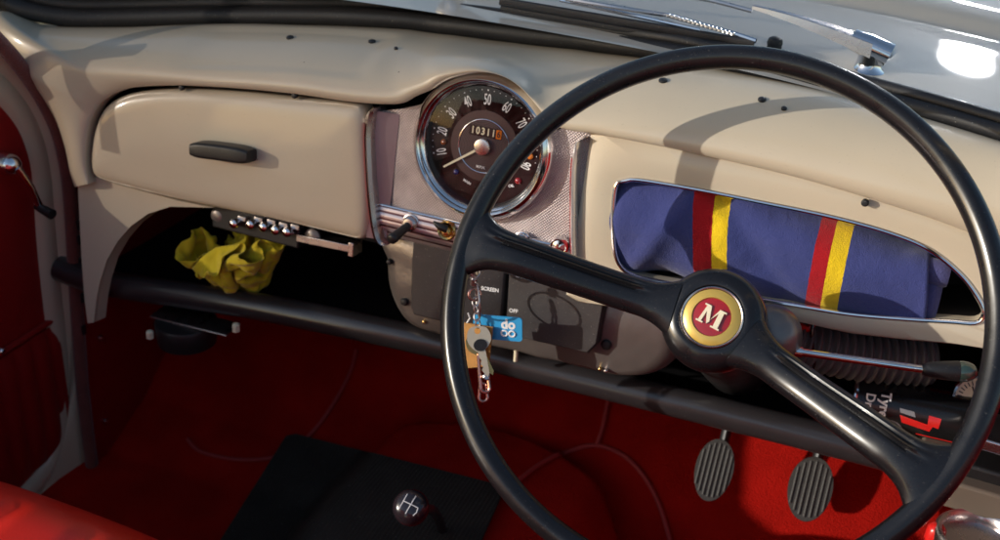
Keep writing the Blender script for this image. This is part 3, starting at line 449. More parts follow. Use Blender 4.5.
DUSTER_Z = [
122, 134, 144, 152, 162, 174, 177, 171, 167, 162, 157, 168, 170, 167, 160, 148, 149, 136, 131, 119, 113, 107, 96, 97, 86, 77, 77, 67, 69, 81, 93, 100, 104, 116, 111, 122, 113, 102, 114, 126, 135, 137, 130, 124,
133, 143, 154, 163, 170, 172, 166, 162, 155, 150, 153, 156, 157, 159, 162, 158, 149, 137, 125, 124, 114, 101, 91, 90, 87, 89, 75, 77, 71, 85, 83, 90, 99, 105, 109, 117, 106, 110, 116, 127, 136, 128, 135, 135,
137, 149, 160, 165, 164, 160, 155, 151, 148, 139, 142, 145, 148, 148, 152, 151, 149, 140, 127, 114, 106, 100, 88, 76, 74, 82, 80, 68, 73, 77, 73, 82, 94, 92, 98, 106, 116, 120, 112, 122, 133, 125, 135, 142,
143, 153, 157, 152, 152, 148, 143, 139, 146, 140, 136, 133, 136, 138, 139, 140, 139, 137, 128, 115, 105, 95, 89, 78, 66, 71, 70, 62, 61, 64, 64, 79, 83, 92, 95, 98, 110, 118, 117, 128, 121, 125, 136, 147,
141, 152, 145, 140, 139, 135, 132, 135, 135, 129, 125, 121, 123, 126, 127, 127, 127, 126, 124, 115, 103, 96, 84, 72, 62, 58, 60, 52, 51, 53, 62, 68, 77, 88, 85, 96, 108, 113, 124, 122, 121, 132, 141, 153,
147, 141, 141, 130, 129, 122, 124, 125, 123, 120, 115, 112, 110, 113, 114, 114, 115, 114, 115, 107, 100, 90, 85, 74, 68, 61, 49, 44, 39, 48, 52, 59, 69, 80, 79, 91, 102, 112, 121, 130, 128, 136, 147, 159,
141, 141, 132, 123, 120, 117, 110, 113, 112, 108, 104, 99, 97, 98, 100, 101, 103, 101, 105, 97, 101, 91, 79, 70, 58, 53, 48, 39, 31, 36, 47, 51, 62, 73, 85, 87, 99, 105, 115, 126, 135, 140, 150, 163,
141, 130, 122, 114, 106, 106, 101, 101, 100, 101, 92, 88, 84, 85, 87, 88, 90, 94, 94, 98, 95, 90, 77, 64, 59, 46, 39, 33, 37, 29, 39, 48, 58, 69, 78, 84, 97, 108, 108, 120, 128, 141, 152, 160,
136, 125, 114, 106, 104, 95, 93, 92, 104, 93, 85, 76, 72, 74, 74, 75, 78, 81, 82, 87, 83, 89, 79, 71, 58, 45, 46, 36, 26, 31, 33, 41, 51, 62, 71, 84, 91, 100, 112, 115, 127, 135, 147, 161,
133, 121, 112, 103, 95, 92, 96, 103, 100, 91, 79, 69, 62, 61, 62, 62, 65, 68, 73, 77, 82, 85, 84, 72, 59, 54, 41, 30, 20, 20, 26, 39, 51, 57, 69, 82, 92, 99, 106, 117, 128, 134, 147, 157,
133, 128, 116, 105, 98, 103, 107, 103, 90, 88, 75, 63, 53, 49, 50, 52, 52, 54, 60, 65, 70, 75, 80, 77, 67, 56, 44, 30, 17, 18, 31, 42, 46, 59, 68, 79, 85, 97, 105, 112, 121, 134, 147, 158,
140, 128, 123, 112, 107, 112, 101, 103, 92, 85, 73, 60, 47, 48, 39, 39, 42, 41, 46, 52, 61, 64, 69, 70, 63, 54, 43, 32, 17, 16, 29, 38, 49, 60, 69, 82, 95, 97, 95, 109, 119, 132, 144, 151,
140, 138, 129, 119, 116, 120, 110, 101, 89, 77, 75, 62, 48, 42, 41, 31, 29, 32, 36, 40, 49, 55, 58, 59, 55, 46, 45, 31, 20, 24, 22, 35, 47, 52, 64, 77, 86, 85, 92, 103, 115, 127, 134, 141,
152, 143, 135, 125, 128, 124, 113, 103, 91, 87, 77, 63, 51, 40, 36, 26, 22, 21, 24, 34, 39, 44, 46, 58, 49, 48, 42, 37, 25, 13, 25, 31, 43, 54, 66, 77, 75, 86, 97, 108, 111, 123, 131, 142,
152, 149, 141, 131, 129, 119, 109, 108, 95, 84, 78, 66, 54, 42, 30, 23, 21, 15, 22, 24, 27, 31, 39, 45, 47, 44, 39, 30, 18, 16, 24, 37, 49, 60, 67, 77, 84, 92, 103, 114, 118, 122, 128, 141,
148, 150, 144, 134, 122, 112, 115, 105, 95, 82, 70, 68, 56, 44, 35, 27, 18, 10, 10, 12, 16, 19, 25, 30, 33, 27, 25, 34, 24, 15, 26, 36, 45, 58, 70, 77, 89, 98, 107, 112, 125, 131, 126, 132,
141, 138, 139, 129, 118, 113, 105, 96, 87, 77, 66, 65, 55, 45, 32, 34, 25, 19, 11, 17, 11, 12, 12, 23, 15, 27, 19, 18, 31, 23, 31, 43, 50, 59, 70, 80, 90, 93, 102, 114, 126, 135, 135, 127,
135, 129, 127, 123, 113, 105, 96, 87, 78, 78, 68, 58, 48, 40, 44, 34, 29, 30, 21, 13, 11, 19, 18, 19, 26, 23, 31, 21, 27, 33, 37, 48, 58, 64, 69, 76, 87, 97, 106, 118, 124, 125, 131, 129,
125, 125, 116, 115, 106, 101, 90, 85, 73, 76, 65, 53, 44, 43, 44, 47, 40, 31, 24, 23, 13, 14, 24, 30, 35, 34, 25, 30, 32, 38, 42, 54, 56, 69, 80, 86, 91, 102, 113, 120, 112, 115, 121, 125,
113, 117, 117, 107, 106, 97, 87, 77, 67, 73, 65, 56, 56, 56, 56, 53, 41, 41, 34, 28, 26, 21, 18, 22, 32, 25, 26, 29, 39, 40, 45, 52, 66, 68, 80, 92, 97, 108, 115, 113, 110, 105, 111, 114,
114, 105, 105, 109, 99, 89, 90, 81, 72, 64, 56, 60, 49, 46, 44, 54, 54, 44, 37, 40, 32, 34, 29, 26, 26, 36, 37, 36, 38, 48, 54, 61, 63, 73, 83, 94, 101, 112, 104, 101, 98, 95, 102, 107,
102, 107, 98, 98, 91, 93, 93, 84, 72, 59, 63, 52, 46, 43, 45, 48, 59, 54, 49, 41, 40, 46, 42, 37, 38, 36, 45, 49, 50, 55, 61, 65, 70, 80, 88, 100, 109, 117, 108, 95, 89, 85, 91, 101,
102, 96, 97, 89, 84, 80, 84, 77, 70, 61, 54, 60, 50, 44, 46, 55, 63, 65, 58, 51, 50, 54, 54, 48, 47, 47, 49, 58, 61, 64, 64, 73, 76, 85, 94, 104, 115, 120, 108, 101, 89, 83, 94, 90,
94, 94, 87, 82, 80, 77, 74, 66, 74, 64, 65, 58, 51, 48, 56, 59, 58, 70, 68, 63, 61, 62, 65, 58, 54, 56, 60, 66, 73, 75, 75, 74, 83, 93, 99, 109, 119, 114, 114, 105, 94, 91, 101, 100,
81, 91, 79, 75, 70, 67, 64, 70, 77, 72, 66, 68, 60, 54, 60, 55, 64, 75, 69, 75, 73, 74, 75, 62, 61, 64, 67, 75, 80, 86, 87, 85, 90, 99, 108, 108, 116, 125, 120, 110, 100, 99, 109, 112,
85, 89, 89, 84, 77, 71, 71, 80, 79, 83, 78, 77, 69, 61, 56, 62, 71, 81, 81, 86, 81, 70, 75, 67, 75, 62, 72, 78, 74, 80, 87, 97, 99, 108, 118, 118, 124, 120, 127, 117, 107, 109, 115, 123,
94, 102, 95, 92, 82, 83, 79, 83, 88, 93, 90, 87, 78, 71, 65, 71, 75, 83, 92, 96, 88, 79, 69, 79, 69, 70, 69, 71, 72, 80, 88, 98, 107, 117, 126, 130, 130, 133, 132, 121, 115, 120, 126, 131,
103, 109, 105, 93, 94, 92, 91, 94, 100, 102, 102, 97, 86, 82, 76, 81, 85, 93, 101, 105, 94, 87, 79, 77, 77, 83, 81, 84, 79, 86, 95, 104, 104, 110, 121, 131, 139, 141, 129, 130, 125, 131, 137, 137,
106, 114, 105, 101, 100, 102, 102, 107, 99, 99, 104, 92, 89, 86, 87, 92, 96, 102, 109, 112, 101, 93, 89, 84, 86, 84, 93, 86, 91, 85, 94, 100, 112, 116, 125, 134, 146, 142, 128, 123, 133, 140, 147, 141,
118, 113, 114, 114, 112, 114, 114, 110, 109, 111, 100, 98, 100, 97, 98, 103, 107, 112, 112, 111, 107, 103, 98, 94, 98, 93, 96, 99, 99, 90, 91, 96, 107, 119, 131, 140, 144, 134, 138, 131, 141, 150, 151, 148,
124, 125, 126, 120, 123, 121, 125, 123, 121, 117, 111, 110, 109, 109, 109, 115, 118, 124, 123, 122, 117, 110, 102, 106, 99, 105, 108, 109, 100, 98, 96, 103, 106, 118, 127, 135, 138, 130, 127, 138, 140, 151, 147, 154,
125, 133, 137, 128, 135, 132, 136, 130, 133, 121, 122, 116, 119, 120, 121, 126, 130, 136, 135, 133, 128, 120, 112, 111, 111, 114, 105, 116, 112, 108, 106, 111, 102, 109, 117, 125, 130, 130, 123, 129, 142, 145, 152, 160,
133, 141, 136, 140, 140, 144, 146, 143, 136, 131, 123, 127, 132, 131, 132, 136, 139, 147, 147, 140, 138, 131, 123, 121, 122, 115, 111, 117, 124, 120, 119, 117, 111, 111, 122, 116, 117, 119, 126, 137, 143, 152, 161, 169,
133, 145, 147, 152, 151, 150, 155, 153, 146, 138, 136, 136, 141, 142, 144, 141, 150, 157, 155, 146, 149, 141, 132, 123, 131, 127, 124, 127, 135, 132, 131, 126, 121, 116, 113, 113, 114, 123, 133, 143, 152, 161, 164, 171,
135, 148, 158, 162, 163, 161, 158, 163, 155, 146, 138, 145, 152, 150, 153, 151, 159, 167, 164, 155, 150, 148, 140, 131, 133, 129, 135, 139, 143, 142, 142, 137, 131, 124, 116, 115, 123, 132, 135, 143, 152, 163, 173, 175,
135, 147, 160, 170, 174, 172, 169, 172, 164, 154, 148, 146, 158, 162, 163, 163, 155, 164, 160, 163, 153, 152, 145, 139, 130, 134, 143, 149, 155, 154, 153, 148, 141, 134, 127, 124, 132, 135, 140, 147, 156, 168, 173, 181,
140, 146, 156, 166, 179, 184, 181, 181, 172, 164, 161, 152, 163, 170, 174, 169, 165, 160, 165, 170, 161, 152, 148, 137, 136, 144, 152, 157, 165, 167, 159, 152, 147, 143, 138, 138, 135, 144, 150, 155, 164, 173, 181, 188,
145, 151, 162, 164, 177, 185, 190, 190, 182, 174, 170, 161, 164, 177, 176, 181, 177, 172, 171, 166, 170, 162, 151, 139, 143, 151, 158, 166, 175, 169, 164, 162, 159, 154, 149, 148, 147, 146, 147, 160, 171, 182, 190, 196,
146, 157, 156, 162, 171, 181, 192, 198, 191, 184, 177, 170, 169, 182, 185, 191, 189, 185, 181, 177, 167, 165, 154, 149, 152, 161, 168, 176, 182, 181, 175, 171, 167, 166, 161, 160, 159, 158, 150, 163, 176, 188, 198, 206,
156, 151, 156, 166, 171, 177, 186, 198, 202, 193, 186, 179, 175, 182, 194, 195, 200, 189, 192, 183, 175, 168, 164, 159, 164, 169, 178, 185, 187, 192, 186, 183, 180, 176, 171, 164, 156, 153, 152, 160, 174, 188, 199, 208,
168, 160, 157, 165, 172, 183, 192, 192, 202, 204, 197, 190, 184, 184, 196, 205, 199, 200, 192, 192, 186, 179, 175, 170, 171, 178, 187, 188, 199, 201, 198, 190, 184, 179, 182, 173, 167, 161, 165, 159, 173, 185, 191, 202,
178, 172, 162, 168, 179, 186, 195, 191, 195, 206, 208, 200, 194, 193, 194, 206, 212, 204, 204, 196, 197, 190, 183, 181, 180, 188, 187, 197, 204, 211, 207, 199, 191, 185, 192, 183, 175, 173, 174, 167, 168, 174, 183, 196,
184, 172, 174, 174, 185, 189, 195, 203, 201, 204, 211, 210, 203, 205, 205, 206, 217, 217, 212, 207, 202, 201, 195, 194, 193, 191, 197, 207, 215, 219, 217, 210, 203, 195, 193, 193, 186, 185, 179, 180, 181, 174, 185, 187,
185, 177, 168, 179, 188, 198, 203, 205, 209, 210, 214, 220, 215, 209, 210, 214, 220, 226, 218, 219, 214, 208, 208, 203, 197, 202, 207, 210, 221, 227, 225, 214, 206, 204, 195, 203, 198, 188, 191, 187, 184, 184, 178, 174,
]

# ------------------------------------------------------------------ dashboard hood, lofted from the lip above the lids to the windscreen seal
ST = [  # lip pixel, seal pixel, seal y, bulge out, bulge up
 ((88, 184), (81, 183), -.006, .004, .0), ((85, 168), (76, 168), -.006, .008, .0), ((85, 150), (70, 140), -.004, .012, .0), ((88, 126), (58, 108), .00, .016, .004),
 ((97, 107), (32, 66), .005, .018, .01), ((108, 97), (0, 30), .012, .02, .012), ((120, 91), (5, 11), .020, .02, .015), ((137, 87), (45, 25), .032, .02, .015),
 ((180, 85.5), (110, 27), .055, .02, .017), ((240, 88.5), (210, 25), .08, .02, .018), ((300, 94.5), (300, 25), .095, .02, .018), ((345, 101), (345, 26), .10, .02, .018),
 ((380, 104), (385, 28), .105, .02, .016), ((402, 103), (410, 30), .108, .02, .014), ((416, 96), (425, 32), .11, .02, .012), ((432, 89), (440, 34), .11, .022, .010), ((449, 79), (460, 36), .11, .025, .009),
 ((482, 72.5), (490, 40), .11, .027, .008), ((508, 78), (515, 43), .11, .025, .009), ((525, 90.5), (540, 46), .11, .022, .010), ((538, 107), (560, 48), .11, .02, .012), ((550, 122), (580, 50), .11, .02, .014),
 ((568, 130), (600, 53), .108, .02, .015), ((595, 133.5), (635, 57), .105, .02, .016), ((640, 142), (680, 63), .10, .022, .018), ((700, 154.5), (740, 74), .095, .022, .018), ((800, 178), (830, 92), .08, .022, .018),
 ((900, 208), (930, 120), .062, .022, .016), ((950, 225), (1000, 141), .045, .022, .014), ((1000, 246), (1070, 166), .02, .02, .012), ((1040, 270), (1130, 200), -.01, .02, .01), ((1065, 310), (1160, 260), -.03, .015, .0), ((1070, 350), (1170, 330), -.05, .01, .0)]
HL = .016
rawB = [D3(a[0], a[1], HL) for a, *_ in ST]; rawS = [Py(s, y) for _, s, y, *_ in ST]
aux = [V((c, d, 0)) for *_, c, d in ST]
NS = 260
Bc, Sc, Ac = cat(rawB, NS), cat(rawS, NS), cat(aux, NS)
bm = B(); rows = []
for b_, s_, a_ in zip(Bc, Sc, Ac):
    p0 = DF @ b_; out = (s_-p0); out -= DN*out.dot(DN); ol = out.length; out.normalize()
    p1 = p0+DN*a_.x+out*min(.02, ol*.25); p2 = s_+V((0, -.05*min(1, (s_-p0).length/.12), a_.y)) ; p3 = s_
    row = [p0-DN*.016+out*.0015, p0-DN*.004, p0-DN*.001-out*.0003]
    for k in range(27):
        t = k/26; row.append(p0*(1-t)**3+p1*3*t*(1-t)**2+p2*3*t*t*(1-t)+p3*t**3)
    row.append(s_+V((0, .02, -.006)))
    rows.append(row)
# pressed shelf recess behind the lid, and slight unevenness of old pressed steel
for i, r_ in enumerate(rows):
    for j in range(4, len(r_)-2):
        p = r_[j]; tt = (j-3)/26; sm = lambda a, b, x: (lambda q: q*q*(3-2*q))(max(0, min(1, (x-a)/(b-a))))
        rec = (sm(.30, .34, tt)-sm(.78, .81, tt))*(sm(-.345, -.31, p.x)-sm(-.135, -.115, p.x))
        r_[j] = p+V((0, 0, 1))*(noise.noise(p*9)*.0016-rec*.0022)
grid(bm, rows)
bm.normal_update(); HOOD_BVH = BVHTree.FromBMesh(bm)
dash = obj('dashboard', bm, CREAM, CAR, sharp=50)
def hit(bvh, p, off=0.0):
    d = ray(p).normalized(); loc, nrm, *_ = bvh.ray_cast(CAM, d)
    if loc is None: return None, None
    if nrm.dot(d) > 0: nrm = -nrm
    return loc+nrm*off, nrm
for (p, r_) in (((290, 38), .0038), ((372, 42), .0038), ((663, 81), .004), ((762, 100), .0036), ((396, 49), .002), ((784, 109), .0025)):
    loc, nrm = hit(HOOD_BVH, p)
    if loc is None: continue
    bm = B(); lathe(bm, [(r_*.9, -.002), (r_, .0), (r_*.95, .0014), (r_*.6, .0022), (.0003, .0024)], 18, ax=axis_frame(loc, nrm)); obj('rubber_plug', bm, RUBBER, dash)
for (p, h) in (((181, 87.5), .014), ((294, 95.5), .014), ((865, 203), .014)):
    bm = B(); lathe(bm, [(.003, -.004), (.0032, .0), (.002, .0012), (.0003, .0014)], 16, ax=DF @ Matrix.Translation(D3(p[0], p[1], h))); obj('rubber_buffer', bm, RUBBER, dash)

# cheek panel at the passenger end, with its arched cut-out
out = [D(*p, -.002) for p in [(79, 178), (96, 176), (120, 184), (180, 200), (215, 207), (172, 206), (150, 213), (133, 225), (119, 241), (108, 260), (101, 282), (97.5, 300), (95, 322), (89, 323), (86, 300), (83, 260), (81, 220)]]
bm = B(); prism(bm, out, -.004, 0, rings=[(.995, .0006)]); obj('side_bracket', bm, CREAM, CAR, DF, sharp=30)
cav = [(172, 206), (150, 213), (133, 225), (119, 241), (108, 260), (101, 282), (97.5, 300), (95, 322)]
bm = B(); e = [D3(*p, -.002) for p in cav]; grid(bm, [e, [q+V((0, 0, -.018)) for q in e]]); obj('bracket_flange', bm, CREAM, CAR, DF)

# glovebox lid
lidpx = [(94, 128), (90.5, 145), (89.5, 162), (91.5, 173), (99, 179), (130, 188), (190, 203), (280, 221.5), (352, 238), (362, 239.5), (366.5, 235), (369, 222), (368.5, 190), (366, 150), (364.5, 118), (362, 108), (355, 104), (300, 98), (240, 92), (180, 89), (140, 91.5), (117, 98), (102, 110)]
lo = arc_resample(cat([D(*p, .010).to_3d() for p in lidpx], 400, True), 150, True); lo = [V((p.x, p.y)) for p in lo]
bm = B(); lc_ = sum(lo, V((0, 0)))/len(lo); rows = [[V((p.x, p.y, -.012)) for p in lo]]
def lid_h(q):
    d = min((q-p).length for p in lo) ; R_ = .013; f = max(0, 1-d/R_); return .0035+.0095*(1-f**2.2)**.5+.0022*min(1, d/.05)
for s_ in (1.0, .9985, .996, .992, .987, .98, .972, .962, .95, .93, .9, .86, .8, .7, .55, .35, .15): rows.append([(lambda q: V((q.x, q.y, lid_h(q))))(lc_+(p-lc_)*s_) for p in lo])
vr = grid(bm, rows, close_u=True); bm.faces.new(vr[0]); bm.faces.new(vr[-1])
lid = obj('glovebox_lid', bm, CREAM, CAR, DF, sharp=60)
hc = D3(220, 153, .03)
hd = (D(251, 158, .03)-D(191, 150, .03)).normalized(); HM = DF @ frame(hc, V((hd.x, hd.y, 0)), V((-hd.y, hd.x, 0)), V((0, 0, 1)))
bm = B(); rows = []
for i in range(13):
    t = i/12*2-1; w_ = .0335; x = t*w_; hh = .0085*(1-.25*abs(t)**6); dp = .011-.0016*abs(t)**4
    pr = rounded_rect(2*hh*.95, dp*2, .0035, 4)
    rows.append([V((x, q.x+.0008*math.cos(t*1.5), q.y-.005)) for q in pr])
vr = grid(bm, rows, close_u=True); bm.faces.new(vr[0]); bm.faces.new(vr[-1]); box(bm, (-.012, -.004, -.02), (.012, .004, -.008))
obj('handle', bm, BLACK, lid, HM, sharp=40)
# dark space behind lid edges
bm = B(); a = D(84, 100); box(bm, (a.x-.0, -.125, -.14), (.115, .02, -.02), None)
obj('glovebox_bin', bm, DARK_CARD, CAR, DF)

# ------------------------------------------------------------------ driver's side fascia with the open tray
innpx = [(616, 186), (625, 181), (640, 180), (700, 190), (760, 202), (830, 216.5), (890, 233), (930, 250), (962, 276), (981, 303), (983.5, 316), (975, 323), (950, 321.5), (900, 318.5), (850, 314), (800, 306), (750, 298), (700, 289), (655, 281), (635, 276), (622, 268), (615, 252), (613, 220)]
inn = [V((p.x, p.y)) for p in arc_resample(cat([D(*p, .008).to_3d() for p in innpx], 500, True), 180, True)]
cen = V((.30, -.042))
bot_ = [D(*p, .006) for p in ((1000, 352), (960, 346), (900, 340.5), (850, 335), (790, 322))]
outpts = [V((.1045, .04)), V((.2, .043)), V((.30, .041)), V((.385, .032)), V((.45, .022)), V((.51, .005)), V((.545, -.03)), V((.55, -.08)), V((.53, -.088))]+bot_+[V((.25, -.108)), V((.2, -.118)), V((.118, -.126)), V((.1045, -.122)), V((.1045, -.05))]
OL = outpts+[outpts[0]]
def ray_out(q):
    d = (q-cen).normalized(); best = 9
    for a, b_ in zip(OL, OL[1:]):
        e = b_-a; den = d.x*e.y-d.y*e.x
        if abs(den) < 1e-9: continue
        t = ((a.x-cen.x)*e.y-(a.y-cen.y)*e.x)/den; s = ((a.x-cen.x)*d.y-(a.y-cen.y)*d.x)/den
        if t > 0 and -.001 <= s <= 1.001: best = min(best, t)
    return cen+d*best
bm = B(); rows = [[], [], [], [], [], [], [], []]
for q in inn:
    o_ = ray_out(q); e = (o_-q); el = e.length; en = e.normalized()
    prof = [(.0, -.012), (.0, .004), (.0015, .0075), (.005, .0085), (el*.5, .0078), (el-.0055, .0070), (el-.0015, .0045), (el, -.0135)]
    for k, (s, z) in enumerate(prof): rows[k].append(V((q.x+en.x*s, q.y+en.y*s, z)))
grid(bm, rows, close_u=True)
fas = obj('driver_fascia', bm, CREAM, CAR, DF, sharp=45)
bm = B(); tube(bm, [V((q.x, q.y, .0085)) for q in inn], .0021, 10, closed=True); obj('opening_trim', bm, CHROME, fas, DF)
bm = B(); rows = []
for s, z in ((1.0, -.010), (1.05, -.022), (1.10, -.05), (1.08, -.12)):
    rows.append([V((cen.x+(q.x-cen.x)*s, cen.y+(q.y-cen.y)*s-.0*z, z)) for q in inn])
vr = grid(bm, rows, close_u=True); bm.faces.new(vr[-1]); obj('tray_bin', bm, TRAY_IN, fas, DF)
for p in ((865, 203.5),):
    pass

# ------------------------------------------------------------------ rolled blanket lying in the tray
def blanket():
    bm = B(); rows = []; u0, u1 = .1345, .412; N = 190; K = 72
    for i in range(N+1):
        t = i/N; u = u0+(u1-u0)*t; vc = -.043+.002*math.sin(t*5)-.014*max(0, t-.45)+.004*(1-t); wc = -.0305
        vc -= .004*max(0, 1-t/.35); ry = (.0475+.004*max(0, 1-t/.35))*(1-.34*max(0, t-.5)); rz = .0415
        endf = min(1, (1-(max(0, .055-t)/.055)**2.2*.16)); row = []
        for k in range(K):
            a = 2*math.pi*k/K; c, s = math.cos(a), math.sin(a)
            x = math.copysign(abs(c)**.8, c)*rz*endf; y = math.copysign(abs(s)**.9, s)*ry*endf
            p = V((u, vc+y, wc+x))
            f = noise.noise(V((u*16, y*28+3, x*22)))*.0042+noise.noise(V((u*55+9, y*60, x*60)))*.0011
            f += .0055*math.exp(-((u-.185-.55*(y+.0))/.012)**2)*(1 if c > 0 else 0)-.0028*math.exp(-((u-.215-.5*y)/.016)**2)*(1 if c > 0 else 0)*(1 if y < .02 else .3)
            f -= .0035*math.exp(-((u-.27+.9*y)/.014)**2)*(1 if c > 0 else 0)
            n_ = V((0, s, c)); p += n_*f; p.x += .004*math.cos(a*2+1)*(1 if t > .93 else t*.8)
            row.append(p)
        rows.append(row)
    # rolled-in end: turns into the spiral
    last = rows[-1]; c = sum(last, V((0, 0, 0)))/K
    for s, dx in ((.97, .0018), (.90, .002), (.80, -.002), (.76, -.012), (.74, -.02)):
        rows.append([V((q.x+dx, c.y+(q.y-c.y)*s, c.z+(q.z-c.z)*s)) for q in last])
    first = rows[0]; c0 = sum(first, V((0, 0, 0)))/K
    rows = [[c0.lerp(q, s)+V((-.004*(1-s), 0, 0)) for q in first] for s in (.3, .6, .85)]+rows
    vr = grid(bm, rows, close_u=True); bm.faces.new(vr[0]); bm.faces.new(vr[-1])
    return bm
bl = top(obj('blanket', blanket(), WOOL, None, DF, sharp=70), 'rolled navy wool blanket with red and yellow stripes in the open dashboard tray', 'blanket')
for (rr, du, cy, cz, t0, t1) in ((.0265, .016, -.0560, -.0215, 0, 1), (.0120, .0185, -.0290, -.0120, 0, 1)):
    bm = B(); rows = []
    for i in range(14):
        t = i/13; u = .385+(.0245+du)*t
        rows.append([V((u, cy+rr*math.sin(2*math.pi*k/40)*(1 if i < 12 else (.93 if i == 12 else .8))+noise.noise(V((u*50, k*.3, rr*90)))*.0012, cz+rr*.95*math.cos(2*math.pi*k/40)*(1 if i < 12 else (.93 if i == 12 else .8)))) for k in range(40)])
    rows.append([V((r_.x-.006, cy+(r_.y-cy)*.6, cz+(r_.z-cz)*.6)) for r_ in rows[-1]])
    vr = grid(bm, rows, close_u=True); bm.faces.new(vr[-1]); obj('inner_fold', bm, WOOL_IN, bl, DF)

# ------------------------------------------------------------------ instrument panel
bm = B()
pol = [V((-.108, -.078)), V((.108, -.078)), V((.108, .040)), V((.085, .038))]+[V((math.cos(R(a))*.070, math.sin(R(a))*.070-.002)) for a in range(22, 160, 6)]+[V((-.085, .020)), V((-.108, .014))]
prism(bm, pol, -.012, .001)
pan = obj('instrument_panel', bm, FOIL, CAR, DF)
bm = B(); rows = []
for i in range(9):
    a = R(-10+110*i/8)
    rows.append([V((x, -.078-.030*(i/8), .005+.0035*math.sin(math.pi*i/8)-.006*(i/8)**3)) for x in (-.104, 0, .110)])
rows.append([V((x, -.1085, -.010)) for x in (-.104, 0, .110)])
grid(bm, rows); obj('switch_strip', bm, STRIP, pan, DF)
bm = B(); tube(bm, [V((-.106, -.0765, .003)), V((.110, -.0765, .003))], .0026, 12, sx=.7); obj('chrome_moulding', bm, CHROME, pan, DF)
bm = B(); box(bm, (-.108, -.1095, -.0135), (.112, -.0755, -.0125)); obj('panel_backing', bm, BLACK, pan, DF)
def trimbar(px_left, px_right, wid, bow):
    # curved boomerang moulding: chrome outside, red reflection painted on its flank
    pts = cat([D3(*p, .010) for p in px_left], 30)
    bm = B(); rows = []
    for i, p in enumerate(pts):
        t = i/29; w = wid*(.45+.55*min(1, t*6))
        rows.append([p+V((-.0004, 0, -.02)), p+V((0, 0, .0)), p+V((w*.15, 0, .0035)), p+V((w*.5, 0, .0055)), p+V((w*.85, 0, .003)), p+V((w, 0, -.001)), p+V((w+.0004, 0, -.02))])
    vr = grid(bm, rows); bm.faces.new(vr[0]); bm.faces.new(vr[-1])
    return bm, pts
bm, pts = trimbar([(374, 107), (367, 114), (365, 128), (365, 150), (367, 185), (370, 215), (374, 236), (379, 243)], None, .0095, 0)
tb = obj('trim_strip', bm, DULL_CHROME, pan, DF, sharp=25)
bm = B(); grid(bm, [[p+V((-.0012, 0, -.006)), p+V((-.0008, 0, .0015)), p+V((.0022, 0, .0052))] for p in pts[7:]]); obj('red_reflection', bm, RED_ENAMEL, tb, DF, sharp=20)  # red reflection in the chrome, laid on as colour
bm, pts = trimbar([(584, 137), (576, 142), (573, 155), (571.5, 175), (571, 205), (571, 235), (572, 258), (573, 268)], None, .0052, 0)
tb = obj('trim_strip', bm, mat('bright_satin_trim', (.8, .78, .77), .3, metal=.8), pan, DF, sharp=25)
bm = B(); grid(bm, [[p+V((-.0012, 0, -.006)), p+V((-.0008, 0, .0015)), p+V((.0026, 0, .0054))] for p in pts[9:]]); obj('red_reflection', bm, RED_ENAMEL, tb, DF, sharp=20)  # the same painted red reflection on the right bar
# angled side plates between trims and foil
for x0, x1 in ((-.110, -.0845),):
    bm = B(); grid(bm, [[V((x0, .015, .0078)), V((x1, .015, .0015))], [V((x0+.001, -.04, .0078)), V((x1, -.04, .0015))], [V((x0+.006, -.1115, .0085)), V((x1, -.1115, .004))]])
    obj('side_plate', bm, mat('satin_plate', (.34, .25, .26), .4, metal=.5, var=.2, nscale=30), pan, DF)

# ------------------------------------------------------------------ speedometer
sc_ = D3(481, 147.5, .010); SF = DF @ Matrix.Translation(V((sc_.x, sc_.y, 0)))
bm = B(); lathe(bm, [(.0695, -.004), (.0702, .004), (.0690, .011), (.0655, .0155), (.0632, .0172), (.0612, .0160), (.0602, .0140), (.0608, .0125), (.0598, .0118), (.0578, .0100), (.0570, .0060), (.0574, .0045), (.0690, -.003)], 128, cap=False)
sp = obj('speedometer', bm, CHROME, CAR, SF, sharp=50)
bm = B(); lathe(bm, [(.0575, .0058), (.0560, .0030), (.0555, .0022)], 96, cap=False); obj('dial_surround', bm, RUBBER, sp, SF)
bm = B(); lathe(bm, [(.0560, .0020), (.034, .0020), (.0338, .0022), (.002, .0022)], 96); obj('dial', bm, DIAL, sp, SF, sharp=20)
bm = B(); lathe(bm, [(.0335, .0024), (.0335, .0029), (.0255, .0029), (.0255, .0024)], 96, cap=False); obj('dial_band', bm, DIAL_BAND, sp, SF, sharp=20)
bm = B(); lathe(bm, [(.0250, .0022), (.0250, .0036), (.001, .0036)], 96); obj('centre_disc', bm, GROOVES, sp, SF, sharp=20)
bm = B(); tube(bm, [V((math.cos(2*math.pi*k/96)*.0252, math.sin(2*math.pi*k/96)*.0252, .0036)) for k in range(96)], .0007, 8, closed=True); obj('centre_ring', bm, CHROME, sp, SF)
def S2(px, py, h=.003): q = D(px, py, h); return V((q.x-sc_.x, q.y-sc_.y))
